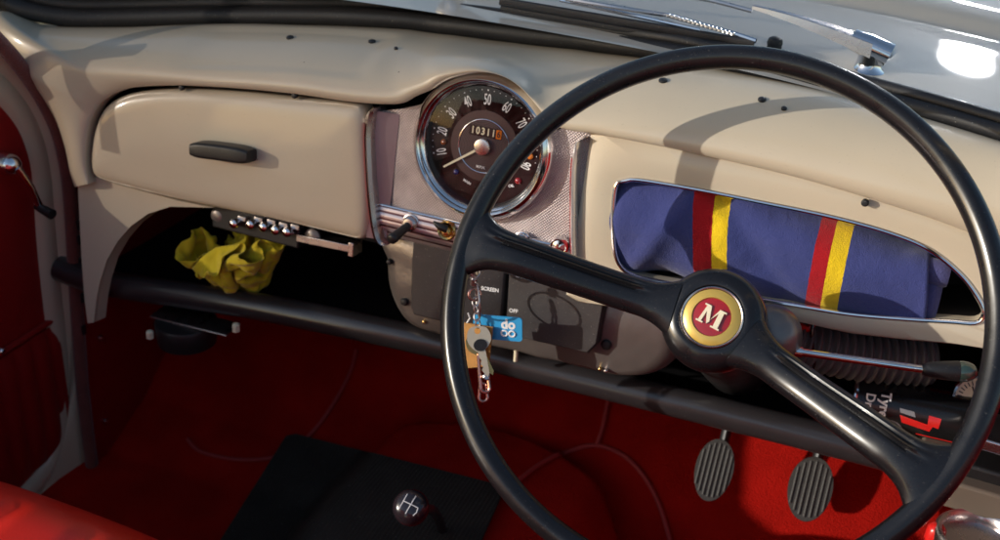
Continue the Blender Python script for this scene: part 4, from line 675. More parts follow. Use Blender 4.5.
# numerals arranged round the dial, upright towards the rim
def ang_of(p): q = S2(*p); return math.atan2(q.y, q.x)
a10, a90 = ang_of((449, 151)), ang_of((526.5, 166))
if a10 < 0: a10 += 2*math.pi
if a90 < -math.pi/2: a90 += 2*math.pi
if a90 > a10: a90 -= 2*math.pi
for p, t_ in (((449, 151), 10), ((447, 129), 20), ((454.5, 111.5), 30), ((469.5, 101), 40), ((488, 100), 50), ((506.5, 110), 60), ((520, 128), 70)):
    pass
bm = B(); bt = B()
for i in range(9):
    n_ = (i+1)*10; a = a10+(a90-a10)*i/8; r_ = .0435
    M = Matrix.Translation(V((math.cos(a)*r_, math.sin(a)*r_, .0026))) @ Matrix.Rotation(a-math.pi/2, 4, 'Z')
    # numerals are drawn as tall thin outlined figures
    text_into(bm, str(n_), .0145, M, sx=.50, bold=.00008)
    if n_ <= 80:
        for q in range(0, 4):
            b_ = a+(a90-a10)/8*q/4; rr = .0525; sz = .0007 if q == 0 else .0004
            lathe(bt, [(sz, .0021), (sz, .0026), (.0001, .0027)], 8, o=V((math.cos(b_)*rr, math.sin(b_)*rr, 0)))
obj('numerals', bm, WHITE, sp, SF, smooth=False)
obj('tick_marks', bt, WHITE, sp, SF)
bm = B()
q = S2(458.5, 177); text_into(bm, 'MAIN', .0034, Matrix.Translation(V((q.x+.009, q.y-.003, .0026))) @ Matrix.Rotation(R(-20), 4, 'Z'), bold=.0001); obj('lettering', bm, WHITE, sp, SF, smooth=False); bm = B()
q = S2(511, 186); text_into(bm, 'OIL', .0036, Matrix.Translation(V((q.x, q.y, .0026))) @ Matrix.Rotation(R(18), 4, 'Z'), bold=.0001); obj('lettering', bm, WHITE, sp, SF, smooth=False); bm = B()
q = S2(481, 167); text_into(bm, 'M.P.H.', .0034, Matrix.Translation(V((q.x, q.y, .0040))), bold=.0001)
obj('lettering', bm, WHITE, sp, SF, smooth=False)
def lens(p, r_, m, nm='warning_lens'):
    q = S2(*p); bm = B(); lathe(bm, [(r_, .0018), (r_*.98, .0034), (r_*.6, .0046), (.0002, .005)], 20, o=V((q.x, q.y, 0))); obj(nm, bm, m, sp, SF, sharp=60)
lens((443.5, 142), .0029, AMBER_DARK); lens((530, 156.5), .0029, AMBER); lens((456, 172), .0027, BLUE_LENS); lens((518, 181), .0032, RED_LENS)
# odometer
oc = S2(486, 132)
o_ang = math.atan2((S2(500, 134.5)-S2(470, 129)).y, (S2(500, 134.5)-S2(470, 129)).x)
OM = Matrix.Translation(V((oc.x, oc.y, 0))) @ Matrix.Rotation(o_ang*.4, 4, 'Z')
bm = B(); prism(bm, rounded_rect(.0325, .0098, .0012), .0036, .0040, M=OM); obj('odometer_window', bm, CAN, sp, SF, sharp=20)
bm = B()
for k, ch in enumerate('10311'): text_into(bm, ch, .0092, OM @ Matrix.Translation(V((-.0128+k*.0052, 0, .0042))), sx=.85, bold=.00022)
obj('odometer_figures', bm, IVORY, sp, SF, smooth=False)
bm = B(); prism(bm, rounded_rect(.0052, .0084, .0006), .0040, .00425, M=OM @ Matrix.Translation(V((.0133, 0, 0)))); obj('tenths_drum', bm, AMBER, sp, SF, sharp=20)
bm = B(); text_into(bm, '6', .0086, OM @ Matrix.Translation(V((.0133, 0, .0044))), sx=.85, bold=.0001); obj('tenths_figure', bm, DIAL, sp, SF, smooth=False)
# needle and hub
nt_ = S2(444, 166.5, .006); na = math.atan2(nt_.y, nt_.x); nl = nt_.length
NM = Matrix.Rotation(na, 4, 'Z')
bm = B(); prism(bm, [V((.004, .0012)), V((nl, .0009)), V((nl+.0008, 0)), V((nl, -.0009)), V((.004, -.0012))], .0058, .0066, M=NM); obj('needle', bm, IVORY, sp, SF, sharp=30)
bm = B(); lathe(bm, [(.0079, .0045), (.0081, .0078), (.0075, .0088), (.006, .0092), (.0003, .0094)], 40); obj('needle_cap', bm, DULL_CHROME, sp, SF, sharp=40)
bm = B(); lathe(bm, [(.0570, .0096), (.040, .0112), (.020, .0120), (.0005, .0122)], 64, cap=False); obj('dial_glass', bm, DIAL_GLASS, sp, SF)
# ------------------------------------------------------------------ switches on the strip
def chrome_nut(bm, o, r_=.0085, h=.006): lathe(bm, [(r_*1.15, -.006), (r_*1.15, .001), (r_, .0015), (r_*.96, h*.7), (r_*.7, h), (r_*.4, h*1.05)], 24, o=o)
s1 = D3(411, 223, .006)
bm = B(); chrome_nut(bm, s1, .0078, .007); k1 = obj('choke_knob', bm, DULL_CHROME, CAR, DF, label='black pull stalk in a plated collar')
tip = D3(391, 240, .040)
bm = B(); P = [s1.lerp(tip, t) for t in (0.05, .15, .35, .6, .85, .97, 1.0)]; tube(bm, P, [.0035, .0042, .0042, .0046, .0052, .0050, .0030], 18); obj('stalk', bm, BLACK, k1, DF, sharp=60)
s2 = D3(447.5, 230, .006)
bm = B(); lathe(bm, [(.0095, -.004), (.0096, .003), (.0085, .0045), (.007, .0035), (.0068, .0005)], 32, o=s2); k2 = obj('lighting_switch', bm, BRASS, CAR, DF, label='brass ringed rotary switch')
bm = B(); lathe(bm, [(.0066, 0), (.005, .004), (.0032, .006), (.0004, .0066)], 24, o=s2+V((0, -.001, 0))); obj('switch_centre', bm, BRASS, k2, DF)
bm = B(); tip = D3(433.5, 222, .012); tube(bm, [s2+V((.001, .002, .004)), s2.lerp(tip, .45)+V((0, .001, .004)), tip], [.0042, .0036, .0014], 12); obj('lever', bm, BLACK, k2, DF)
s3 = D3(560, 246, .006)
bm = B(); lathe(bm, [(.0092, -.004), (.0092, .004), (.0078, .006), (.0062, .0045), (.0035, .0052), (.0003, .0058)], 32, o=s3); obj('wiper_switch', bm, CHROME, CAR, DF)
s4 = D3(522, 240, .006)
bm = B(); chrome_nut(bm, s4, .007, .006); k4 = obj('washer_knob', bm, CHROME, CAR, DF)
bm = B(); tube(bm, [s4, s4+V((-.006, .001, .018))], [.004, .005], 14); obj('stalk', bm, BLACK, k4, DF)
s5 = D3(484, 244, .006)
bm = B(); chrome_nut(bm, s5, .008, .005); obj('ignition_lock', bm, CHROME, CAR, DF)

# ------------------------------------------------------------------ heater unit under the panel
HB = frame(V((0, .0, 0)), V((1, 0, 0)), DU, DN)
hh = -.015
def hp(px, py, h=hh): return D(px, py, h)
outp = [(381, 232), (381, 262), (383, 288), (390, 310), (405, 326), (440, 338), (500, 352), (560, 366), (600, 376), (630, 381), (655, 378), (672, 366), (680, 348), (676, 325), (660, 300), (600, 262), (500, 240)]
ho = [V((p.x, p.y)) for p in arc_resample(cat([hp(*p).to_3d() for p in outp], 300, True), 120, True)]
bm = B(); n = len(ho)
c = sum(ho, V((0, 0)))/n
rows = []
for s, z in ((1.0, hh-.16), (1.0, hh-.03), (.985, hh-.012), (.95, hh-.004), (.88, hh), (.3, hh+.001)): rows.append([V((c.x+(p.x-c.x)*s, c.y+(p.y-c.y)*s+noise.noise(V((p.x*30, p.y*30, s)))*.002, z+noise.noise(V((p.x*22, p.y*22, 4)))*.002)) for p in ho])
vr = grid(bm, rows, close_u=True); bm.faces.new(vr[0]); bm.faces.new(vr[-1])
ht = obj('heater_unit', bm, ALU, CAR, DF, sharp=60, label='grey cast heater casing behind the key ring')
for (pp, nm) in (([(413, 238), (497, 238), (506, 258), (500, 333), (495, 336), (413, 315), (410, 308), (411, 262)], 'control_face'), ([(513, 236), (606, 286), (605, 300), (597, 345), (588, 354), (510, 336), (505, 330), (509, 262)], 'control_face')):
    o_ = [hp(*p, hh+.014) for p in pp]; bm = B(); prism(bm, o_, hh-.002, hh+.011, rings=[(.985, hh+.013), (.96, hh+.014)]); obj(nm, bm, HEATER_FACE, ht, DF, sharp=35)
bm = B()
def fl(px, py, px2, py2): a = hp(px, py, hh+.0142); b_ = hp(px2, py2, hh+.0142); return a, math.atan2((b_-a).y, (b_-a).x)
for (s, px, py, sz) in (('SCREEN', 490, 289.5, .0052), ('OFF', 513.5, 311, .0052), ('CAR', 520, 276, .0048)):
    a, an = fl(px, py, px+30, py+4.5); text_into(bm, s, sz, Matrix.Translation(V((a.x, a.y, hh+.0143))) @ Matrix.Rotation(an, 4, 'Z'), bold=.00012); obj('lettering', bm, WHITE, ht, DF, smooth=False); bm = B()
bm.free()
for p, r_, m_ in (((404, 302), .0042, RUBBER), ((606, 345), .0052, RUBBER), ((389, 262), .003, RUBBER), ((424, 322), .002, BRASS), ((600, 369), .0018, BRASS), ((606, 371), .0022, DULL_CHROME), ((445, 333), .0018, BRASS)):
    q = hp(*p, hh+.002); bm = B(); lathe(bm, [(r_, hh-.006), (r_, hh+.002), (r_*.7, hh+.0035), (.0003, hh+.004)], 18, o=V((q.x, q.y, 0))); obj('screw', bm, m_, ht, DF)

# ------------------------------------------------------------------ parcel shelf and its front rail
ra, rb = Py((60, 268), .0), Py((1060, 500), .035)
rm = Py((400, 335.5), .012)
P = cat([ra, Py((110, 284), .0), Py((250, 305), .005), rm, Py((520, 364), .02), Py((660, 398), .026), Py((845, 444), .032), Py((960, 475), .034), rb], 50)
bm = B(); tube(bm, P, .0155, 28); rail = obj('shelf_rail', bm, BLACK_TUBE, CAR)
bm = B(); rows = []
for i in range(31):
    p = P[min(49, int(i*49/30))]; rows.append([p+V((0, .0, -.010)), V((p.x, .12, p.z-.016)), V((p.x*1.0, .36, p.z-.02))])
grid(bm, rows); r2 = [[q+V((0, 0, -.004)) for q in r_] for r_ in rows]; grid(bm, r2)
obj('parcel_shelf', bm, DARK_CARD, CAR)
SHZ = lambda x: min(P, key=lambda p: abs(p.x-x)).z-.014

# ------------------------------------------------------------------ steering wheel
bm = B(); RO = .205; n = 160; K = 28; rows = []
def rim_prof(k):
    a = 2*math.pi*k/K; x, z = math.cos(a)*.0096, math.sin(a)*.0104
    g = .00055*math.exp(-((a-math.pi/2-.55)/.12)**2)+.00055*math.exp(-((a-math.pi/2+.55)/.12)**2)
    return x*(1-g/.0084), z*(1-g/.01*1.2)
for i in range(n):
    t = 2*math.pi*i/n
    rows.append([V((math.cos(t)*(RO+rim_prof(k)[0]), math.sin(t)*(RO+rim_prof(k)[0]), rim_prof(k)[1])) for k in range(K)])
grid(bm, rows, close_u=True, close_v=True)
wheel = obj('steering_wheel', bm, BAKELITE, CAR, WF, sharp=70, label='thin rimmed black two spoke steering wheel')
HUBZ = -.040
def spoke(ang):
    bm = B(); rows = []; M = Matrix.Rotation(R(ang), 4, 'Z')
    NR = 60
    for i in range(NR+1):
        r = .030+(.2065-.030)*i/NR
        hub_f = max(0, 1-(r-.03)/.03)**2*.010
        rf = max(0, (r-.160)/.0465)
        half = .0150+hub_f+.0022*max(0, (r-.1))/.1 + .027*rf**3.0
        th = .0085+.002*(1-rf)-.001*rf
        s = (r-.045)/(.19-.045); s = max(0, min(1, s)); s = s*s*(3-2*s)
        z = HUBZ*(1-s)+(-.008)*(1-s)*0+.0005
        row = []; L = 72
        for k in range(L):
            a = 2*math.pi*k/L; cx, cz = math.cos(a), math.sin(a)
            y = math.copysign(abs(cx)**.75, cx)*half; zz = math.copysign(abs(cz)**.8, cz)*th
            if cz > 0:   # two raised flutes along the face
                fy = y/half
                rib = math.exp(-((fy-.62)/.07)**2)+math.exp(-((fy-.30)/.07)**2) if ang > 90 else math.exp(-((fy-.62)/.07)**2)+math.exp(-((fy-.30)/.07)**2)
                fade = max(0, min(1, (r-.05)/.02))*max(0, min(1, (.190-r)/.02))
                zz += (-.0026*rib+.0016*math.exp(-((fy-.46)/.06)**2))*fade*1.2-.0012*abs(fy)**2
            xx = r
            if rf > 0: xx = min(r, math.sqrt(max(0, .2065**2-y*y)))
            row.append(M @ V((xx, y, z+zz)))
        rows.append(row)
    vr = grid(bm, rows, close_u=True); bm.faces.new(vr[0]); bm.faces.new(vr[-1])
    return bm
def flip_spoke(ang):
    # flutes lie on the upper side of both spokes
    bm = spoke(ang)
    return bm
def spoke2(ang, mirror):
    bm = spoke(ang)
    if mirror:
        Rm = Matrix.Rotation(R(-ang), 4, 'Z'); Rb = Matrix.Rotation(R(ang), 4, 'Z')
        for v in bm.verts: q = Rm @ v.co; q.y = -q.y; v.co = Rb @ q
    return bm
obj('spoke', spoke2(177.2, True), BAKELITE, wheel, WF, sharp=70)
obj('spoke', spoke2(-23.7, False), BAKELITE, wheel, WF, sharp=70)
bm = B(); lathe(bm, [(.030, -.085), (.034, -.070), (.041, -.060), (.0425, -.052), (.0420, -.044), (.0400, -.037), (.0360, -.0325), (.0300, -.0300), (.0262, -.0292), (.0250, -.0300), (.0245, -.034), (.001, -.034)], 72)
hub = obj('hub', bm, BAKELITE, wheel, WF, sharp=60)
bc = V((0.0005, -.0005, 0))
bm = B(); lathe(bm, [(.0246, -.034), (.0246, -.0285), (.0238, -.0278), (.0230, -.0283), (.0228, -.031)], 64, o=bc, cap=False); obj('badge_rim', bm, DULL_CHROME, wheel, WF)
bm = B(); lathe(bm, [(.0228, -.0300), (.0224, -.0286), (.0190, -.0270), (.0156, -.0266), (.0150, -.0280), (.0148, -.030)], 64, o=bc, cap=False); obj('badge_ring', bm, GOLD, wheel, WF)
bm = B(); lathe(bm, [(.0152, -.0290), (.0150, -.0276), (.008, -.0266), (.0004, -.0264)], 64, o=bc, cap=False); obj('badge_disc', bm, RED_ENAMEL, wheel, WF)
# the serif M
def M_shape():
    S = .0125; pts = []
    st = []   # strokes as quads (x,y)
    h = 1.0
    st.append([(.10, .03), (.24, .03), (.30, .97), (.20, .97)])       # left leg, thin, slightly splayed
    st.append([(.16, .97), (.38, .97), (.58, .22), (.50, .06)])       # left diagonal, thick
    st.append([(.50, .06), (.56, .30), (.86, .97), (.76, .97)])       # right diagonal, thin
    st.append([(.78, .97), (.98, .97), (1.02, .03), (.80, .03)])      # right leg, thick
    st.append([(.02, 0), (.34, 0), (.34, .08), (.02, .08)]); st.append([(.70, 0), (1.10, 0), (1.10, .08), (.70, .08)])
    st.append([(.08, .92), (.36, .92), (.36, 1.0), (.08, 1.0)]); st.append([(.76, .92), (1.08, .92), (1.08, 1.0), (.76, 1.0)])
    return st
a1, a2 = W(699, 327, -.026), W(723, 336, -.026)
mang = math.atan2((a2-a1).y, (a2-a1).x)
bm = B()
for q_i, q in enumerate(M_shape()):
    poly = [V(((x-.56)*.0185, (y-.5)*.0155)) for x, y in q]
    prism(bm, poly, -.0272, -.0250+q_i*.00001, M=Matrix.Translation(bc) @ Matrix.Rotation(R(-13.5), 4, 'Z'))
obj('letter', bm, IVORY, wheel, WF, smooth=False)
# column behind the hub
bm = B(); lathe(bm, [(.028, -.070), (.031, -.078), (.033, -.090), (.035, -.12), (.034, -.30), (.02, -.31), (.02, -.8)], 40, ax=WF); colm = obj('steering_column', bm, BLACK, CAR)
c0 = WC+WN*(-.10)
sp0 = W(776, 330, -.085)
bm = B(); lathe(bm, [(.0002, .030), (.012, .029), (.020, .024), (.0235, .014), (.0245, .0), (.023, -.04)], 36, ax=WF @ Matrix.Translation(V((sp0.x-.004, sp0.y, -.115)))); obj('stalk_housing', bm, ALU, colm, sharp=60)
# indicator stalk
pA, pB, pC, pD_ = Pd((786, 350), .955), Pd((925, 369.5), .93), Pd((958, 371), .925), Pd((978, 372), .923)
bm = B(); tube(bm, [pA, pA.lerp(pB, .12), pA.lerp(pB, .121), pB], [.0048, .0046, .0034, .0034], 14); st_ = obj('indicator_stalk', bm, CHROME, CAR)
bm = B(); Q = [pB.lerp(pD_, t) for t in (-.06, 0, .1, .35, .62, .64)]; tube(bm, Q, [.0040, .0056, .0066, .0078, .0086, .0084], 20); obj('stalk_grip', bm, BLACK, st_)
bm = B(); Q = [pB.lerp(pD_, t) for t in (.64, .7, .8, .9, .97, 1.0)]; tube(bm, Q, [.0086, .0088, .0084, .0070, .0042, .0008], 20); obj('stalk_tip', bm, GREEN_TIP, st_, sharp=80)

# ------------------------------------------------------------------ heater hose behind the column (ribbed)
bm = B(); ha, hb_ = Py((790, 338), .03), Py((930, 360), .08); nseg = 150; rr = []; P2 = []
for i in range(nseg+1):
    t = i/nseg; P2.append(ha.lerp(hb_, t)+V((0, 0, -.006*math.sin(t*3.14)))); rr.append(.0235*(1+.11*math.sin(t*2*math.pi*16)))
tube(bm, P2, rr, 26); obj('heater_hose', bm, HOSE, CAR, sharp=80)
bm = B(); w0 = Py((798, 326), .02); tube(bm, cat([w0+V((-.012, .0, -.004)), w0, w0+V((.010, .003, -.001)), w0+V((.014, .01, .012))], 14), .0034, 10); obj('red_connector', bm, CAN_RED, CAR)
bm = B(); w1 = Py((812, 330), .02); tube(bm, cat([w1+V((0, .02, .03)), w1, w1+V((.008, .0, -.03)), w1+V((.012, .01, -.06))], 20), .0017, 8); obj('wire', bm, PLUM, CAR)

# ------------------------------------------------------------------ aerosol can on the shelf
qa, qb = Py((852, 400), .050), Py((985, 426), .055)
cax = (qb-qa).normalized(); CRD = .0255
CF_ = axis_frame(qa, cax, V((0, -1, 0)))     # z along can from base to nozzle
bm = B(); lathe(bm, [(.020, .002), (.0265, 0), (.0272, .002), (.0268, .004), (CRD, .006), (CRD, .135), (.025, .142), (.018, .148), (.012, .149)], 56, ax=CF_)
can = top(obj('aerosol_can', bm, CAN, None, None, sharp=50), 'black aerosol can with red flashes lying on the parcel shelf', 'spray can')
bm = B(); lathe(bm, [(.0262, -.0004), (.0276, .0006), (.0279, .0022), (.0270, .0036)], 56, ax=CF_, cap=False); obj('base_rim', bm, CHROME, can)
# printing: where the label faces the seat
toC = (CAM-(qa+cax*.05)); lc = CF_.inverted().to_3x3() @ toC; facing = math.atan2(lc.y, lc.x)
def wrapc(ang0, z0, rot=0.0, r0=CRD):
    def f(p):
        x, y = p.x*math.cos(rot)-p.y*math.sin(rot), p.x*math.sin(rot)+p.y*math.cos(rot)
        a = ang0+x/r0; rr = r0+.00025+p.z; return V((math.cos(a)*rr, math.sin(a)*rr, z0+y))
    return f
bm = B()
text_into(bm, 'Tyre', .0125, CF_, ext=.0001, wrap=wrapc(facing-.05, .0285), bold=.0004)
text_into(bm, 'Dressing', .0115, CF_, ext=.0001, wrap=wrapc(facing+.42, .0150), bold=.0003)
obj('lettering', bm, WHITE, can, smooth=False)
def patch(bm, poly, ang0, z0, r0=CRD+.0003):
    # polygon in (around, along) metres laid on the can
    n = 8; a_, b2, c_, d_ = [V(p) for p in poly]
    rows = []
    for i in range(n+1):
        row = []
        for j in range(n+1):
            p = a_.lerp(b2, i/n).lerp(d_.lerp(c_, i/n), j/n); an = ang0+p.x/r0; row.append(CF_ @ V((math.cos(an)*r0, math.sin(an)*r0, z0+p.y)))
        rows.append(row)
    grid(bm, rows)
bm = B(); patch(bm, [(-.004, .0), (.003, .003), (.007, .028), (.001, .030)], facing+.35, .043); patch(bm, [(-.006, .028), (.003, .028), (.005, .038), (-.005, .039)], facing+.25, .040)
patch(bm, [(.012, .02), (.0135, .02), (.016, .066), (.0145, .066)], facing+.35, .040); obj('red_print', bm, CAN_RED, can)
bm = B(); patch(bm, [(-.009, -.001), (-.005, .0), (-.003, .014), (-.008, .012)], facing+.3, .043)
wc_a, wc_z = facing+.92, .037
def wheelwrap(x, y): an = wc_a+x/CRD; return CF_ @ V((math.cos(an)*(CRD+.0003), math.sin(an)*(CRD+.0003), wc_z+y))
for k in range(10):
    a = 2*math.pi*k/10
    q = [wheelwrap(math.cos(a+d)*r_, math.sin(a+d)*r_) for r_, d in ((.003, -.2), (.0095, -.13), (.0095, .13), (.003, .2))]; bm.faces.new([bm.verts.new(p) for p in q])
rows = [[wheelwrap(math.cos(2*math.pi*k/40)*r_, math.sin(2*math.pi*k/40)*r_) for k in range(40)] for r_ in (.0100, .0118)]
grid(bm, rows, close_u=True); obj('grey_print', bm, GREY_PRINT, can)

# gauge lying at the shelf's end
gp = Py((976, 400), .06); GF = axis_frame(gp, (CAM-gp)+V((.35, 0, .1)))
bm = B(); lathe(bm, [(.018, -.02), (.0215, -.014), (.0225, .0), (.0220, .003), (.0200, .0035), (.0195, .001)], 44, ax=GF); ga = top(obj('pressure_gauge', bm, CHROME, None, None), 'round chrome rimmed gauge beside the aerosol can, half hidden by the wheel', 'gauge')
bm = B(); lathe(bm, [(.0196, .0012), (.0003, .0012)], 40, ax=GF, cap=False); obj('gauge_dial', bm, IVORY, ga)
bm = B()
for k in range(28):
    a = 2*math.pi*k/28; box(bm, (.0135, -.00045, .0014), (.0175, .00045, .0018), GF @ Matrix.Rotation(a, 4, 'Z'))
box(bm, (-.003, -.0006, .0016), (.013, .0006, .0022), GF @ Matrix.Rotation(R(120), 4, 'Z'))
obj('gauge_scale', bm, BLACK, ga, smooth=False)

# ------------------------------------------------------------------ yellow duster on the shelf
# a 27 cm square of cloth, 44 x 44 points, as it settled when dropped in a heap (points in 0.5 mm steps, listed at the end of the helpers)
_ax = [[q*.0005 for q in a_] for a_ in (DUSTER_X, DUSTER_Y, DUSTER_Z)]
dz = Py((246, 262), .030); DM = Matrix.Translation(V((dz.x, dz.y, dz.z-.040))) @ Matrix.Rotation(R(-4), 4, 'Y') @ Matrix.Rotation(R(18), 4, 'X') @ Matrix.Scale(.86, 4)
bm = B(); grid(bm, [[DM @ V((_ax[0][i*44+j]-.009, _ax[1][i*44+j]+.007, _ax[2][i*44+j])) for j in range(44)] for i in range(44)])
du = top(obj('duster', bm, YELLOW, None, None, sharp=180), 'crumpled yellow cloth duster lying on the parcel shelf', 'cloth')
m_ = du.modifiers.new('thick', 'SOLIDIFY'); m_.thickness = .0014; m_ = du.modifiers.new('soft', 'SUBSURF'); m_.levels = 2; m_.render_levels = 2

# ------------------------------------------------------------------ push button unit under the lid
bu = empty  # (no thing of its own: it is screwed to the car)
def ub(px, py, h=-.012): q = D(px, py, h); return V((q.x, q.y, h))
a_, b_ = ub(216, 216), ub(298, 237); d_ = (b_-a_).normalized(); UX = V((d_.x, d_.y, 0)); UF = DF @ frame(a_, UX, V((-UX.y, UX.x, 0)), V((0, 0, 1)))
bm = B(); box(bm, (-.006, -.014, -.06), ((b_-a_).length, .02, -.002)); unit = obj('push_button_unit', bm, BLACK, CAR, UF, bevel=.002)
for p in ((234.5, 223.5), (251, 224.5), (264, 227), (276, 230), (287.5, 232)):
    q = ub(*p, -.004); bm = B(); lathe(bm, [(.0052, -.012), (.0052, .001), (.0046, .003), (.0028, .0043), (.0003, .0046)], 22, o=q); obj('push_button', bm, CHROME, unit, DF)
    bm = B(); k0 = q+V((.0045, .004, -.004)); box(bm, (k0.x-.004, k0.y-.001, k0.z-.01), (k0.x+.006, k0.y+.004, k0.z)); obj('button_hood', bm, DULL_CHROME, unit, DF, bevel=.0006)
for p in ((218, 216), (312, 237)):
    bm = B(); q = ub(*p, -.016); lathe(bm, [(.009, -.004), (.009, 0), (.006, .002), (.0004, .0025)], 24, o=q); obj('mounting_lug', bm, ALU, unit, DF)
a_, b_ = ub(296, 238), ub(350, 249)
bm = B(); box(bm, (0, -.004, -.02), ((b_-a_).length, .004, 0)); box(bm, ((b_-a_).length-.002, -.008, -.02), ((b_-a_).length+.004, .007, .001))
obj('mounting_rail', bm, DULL_CHROME, unit, DF @ frame(a_, (b_-a_).normalized(), V((-(b_-a_).normalized().y, (b_-a_).normalized().x, 0)), V((0, 0, 1))), bevel=.0008)

# ------------------------------------------------------------------ keys hanging from the ignition lock
k_top = D3(480, 258, .034)
def kk(px, py, h): return DF @ D3(px, py, h)
KEYS = empty('key_ring', kk(478, 262, .045), 'bunch of keys with a blue fob and tan tag hanging from the ignition', 'keys')
def ring(nm, c, r_, th, m_, nrm, ov=1.0):
    M = axis_frame(c, nrm, V((0, 0, 1))); bm = B()
    tube(bm, [M @ V((math.cos(2*math.pi*k/36)*r_, math.sin(2*math.pi*k/36)*r_*ov, 0)) for k in range(36)], th, 9, closed=True); return obj(nm, bm, m_, KEYS)
view = (CAM-kk(478, 290, .045)).normalized()
# ignition key head in the lock
bm = B(); prism(bm, rounded_rect(.020, .026, .008, 5, 0, -.006), -.001, .001, M=frame(kk(481, 257, .026), V((0, -math.cos(TL), math.sin(TL))), V((0, 0, 1)), V((1, 0, 0)))); obj('key', bm, KEY_METAL, KEYS, sharp=30)
ring('split_ring', kk(478, 300, .046), .0165, .0010, DULL_CHROME, CR+CU*.08+CF*.10)
ring('split_ring', kk(475.5, 271, .046), .0065, .0011, DULL_CHROME, view+V((.9, 0, 0)), .8)
bm = B(); tube(bm, cat([kk(476, 262, .044), kk(474, 268, .048), kk(473.5, 276, .047), kk(474, 284, .046)], 14), .0017, 8); obj('swivel_clasp', bm, DULL_CHROME, KEYS)
bm = B(); lathe(bm, [(.0012, -.004), (.0034, -.0035), (.0036, .003), (.0015, .004)], 18, ax=axis_frame(kk(473.5, 281, .047), V((0, 0, 1)))); obj('swivel_barrel', bm, DULL_CHROME, KEYS)
ring('split_ring', kk(474.5, 294.5, .047), .0056, .0011, COPPER, view+V((.2, .1, 0)))
for i in range(4):
    ring('chain_link', kk(475.5+i*.8, 302+i*7.2, .047), .0044, .0008, DULL_CHROME, view+(V((1.5, 0, 0)) if i % 2 else V((0, 0, .2))), .62)
# blue fob, card like, hanging edge on to the box behind
fo = [kk(475, 314, .040), kk(524, 318, .036), kk(520.5, 342, .036), kk(472, 337, .040)]
fx = (fo[1]-fo[0]).normalized(); fn = fx.cross(fo[3]-fo[0]).normalized(); fn = fn if fn.dot(view) > 0 else -fn; fy = fn.cross(fx)
FM = frame((fo[0]+fo[1]+fo[2]+fo[3])/4, fx, fy, fn); fw, fh = (fo[1]-fo[0]).length, (fo[3]-fo[0]).length
bm = B(); prism(bm, rounded_rect(fw, fh, .003, 5), -.0008, .0008, M=FM); obj('blue_fob', bm, BLUE_FOB, KEYS, sharp=30)
bm = B(); MM = FM @ Matrix.Translation(V((fw*.22, 0, .0009)))
text_into(bm, 'do', .0130, MM @ Matrix.Translation(V((0, .0042, 0))), bold=.0005, sx=1.0); 
for sx_ in (-.0037, .0037):
    tube(bm, [MM @ V((sx_+math.cos(2*math.pi*k/24)*.0029, -.0045+math.sin(2*math.pi*k/24)*.0027, .0002)) for k in range(24)], .0009, 6, closed=True)
obj('fob_print', bm, WHITE, KEYS, smooth=False)
# tan tag behind
to = [kk(462, 322, .043), kk(493, 327, .043), kk(489, 366, .046), kk(465, 368, .046)]
bm = B(); tn = (to[1]-to[0]).cross(to[3]-to[0]).normalized()*.001; hull(bm, [p+tn for p in to]+[p-tn for p in to]); obj('leather_tag', bm, TAN_FOB, KEYS, sharp=30)
# big-bowed key
def key(px, py, ang, m_, h, L=.034, R_=.0122):
    M = frame(kk(px, py, h), CR, CU, -CF) @ Matrix.Rotation(R(ang), 4, 'Z')
    bm = B(); ob = [V((math.cos(a)*R_*(1+.10*math.cos(3*a+.5)), math.sin(a)*R_*.92)) for a in [2*math.pi*k/40 for k in range(40)]]
    ih = [V((-.0068+math.cos(-a)*.0030, math.sin(a)*.0030)) for a in [2*math.pi*k/40 for k in range(40)]]
    rows = []
    for z in (-.0011, .0011):
        rows.append([M @ V((p.x, p.y, z)) for p in ob])
    hi = [[M @ V((-.0068+math.cos(a)*.003, math.sin(a)*.003, z)) for a in [2*math.pi*k/40 for k in range(40)]] for z in (.0011, -.0011)]
    grid(bm, [rows[0], rows[1], hi[0], hi[1]], close_u=True, close_v=True)
    bl_ = [(.009, .0035), (.018, .0035), (L, .0028), (L+.003, .0005), (L, -.0015), (L-.004, -.0035), (L-.007, -.0018), (L-.010, -.0036), (L-.013, -.0020), (.018, -.0035), (.009, -.0035)]
    prism(bm, [V(p) for p in bl_], -.0009, .0009, M=M)
    return bm
obj('key', key(479, 338, -78, KEY_METAL, .052), KEY_METAL, KEYS, sharp=30)
obj('key', key(476, 344, -62, KEY_METAL, .049, .030, .010), BRASS, KEYS, sharp=30)
# ventilated dark window in key bow
bm = B(); prism(bm, [V((.0095*math.cos(a)*.6, .0065*math.sin(a))) for a in [2*math.pi*k/20 for k in range(20)]], .0012, .0014, M=frame(kk(480.5, 345, .0535), CR, CU, -CF) @ Matrix.Rotation(R(-78), 4, 'Z')); obj('key_cover', bm, BLACK, KEYS)
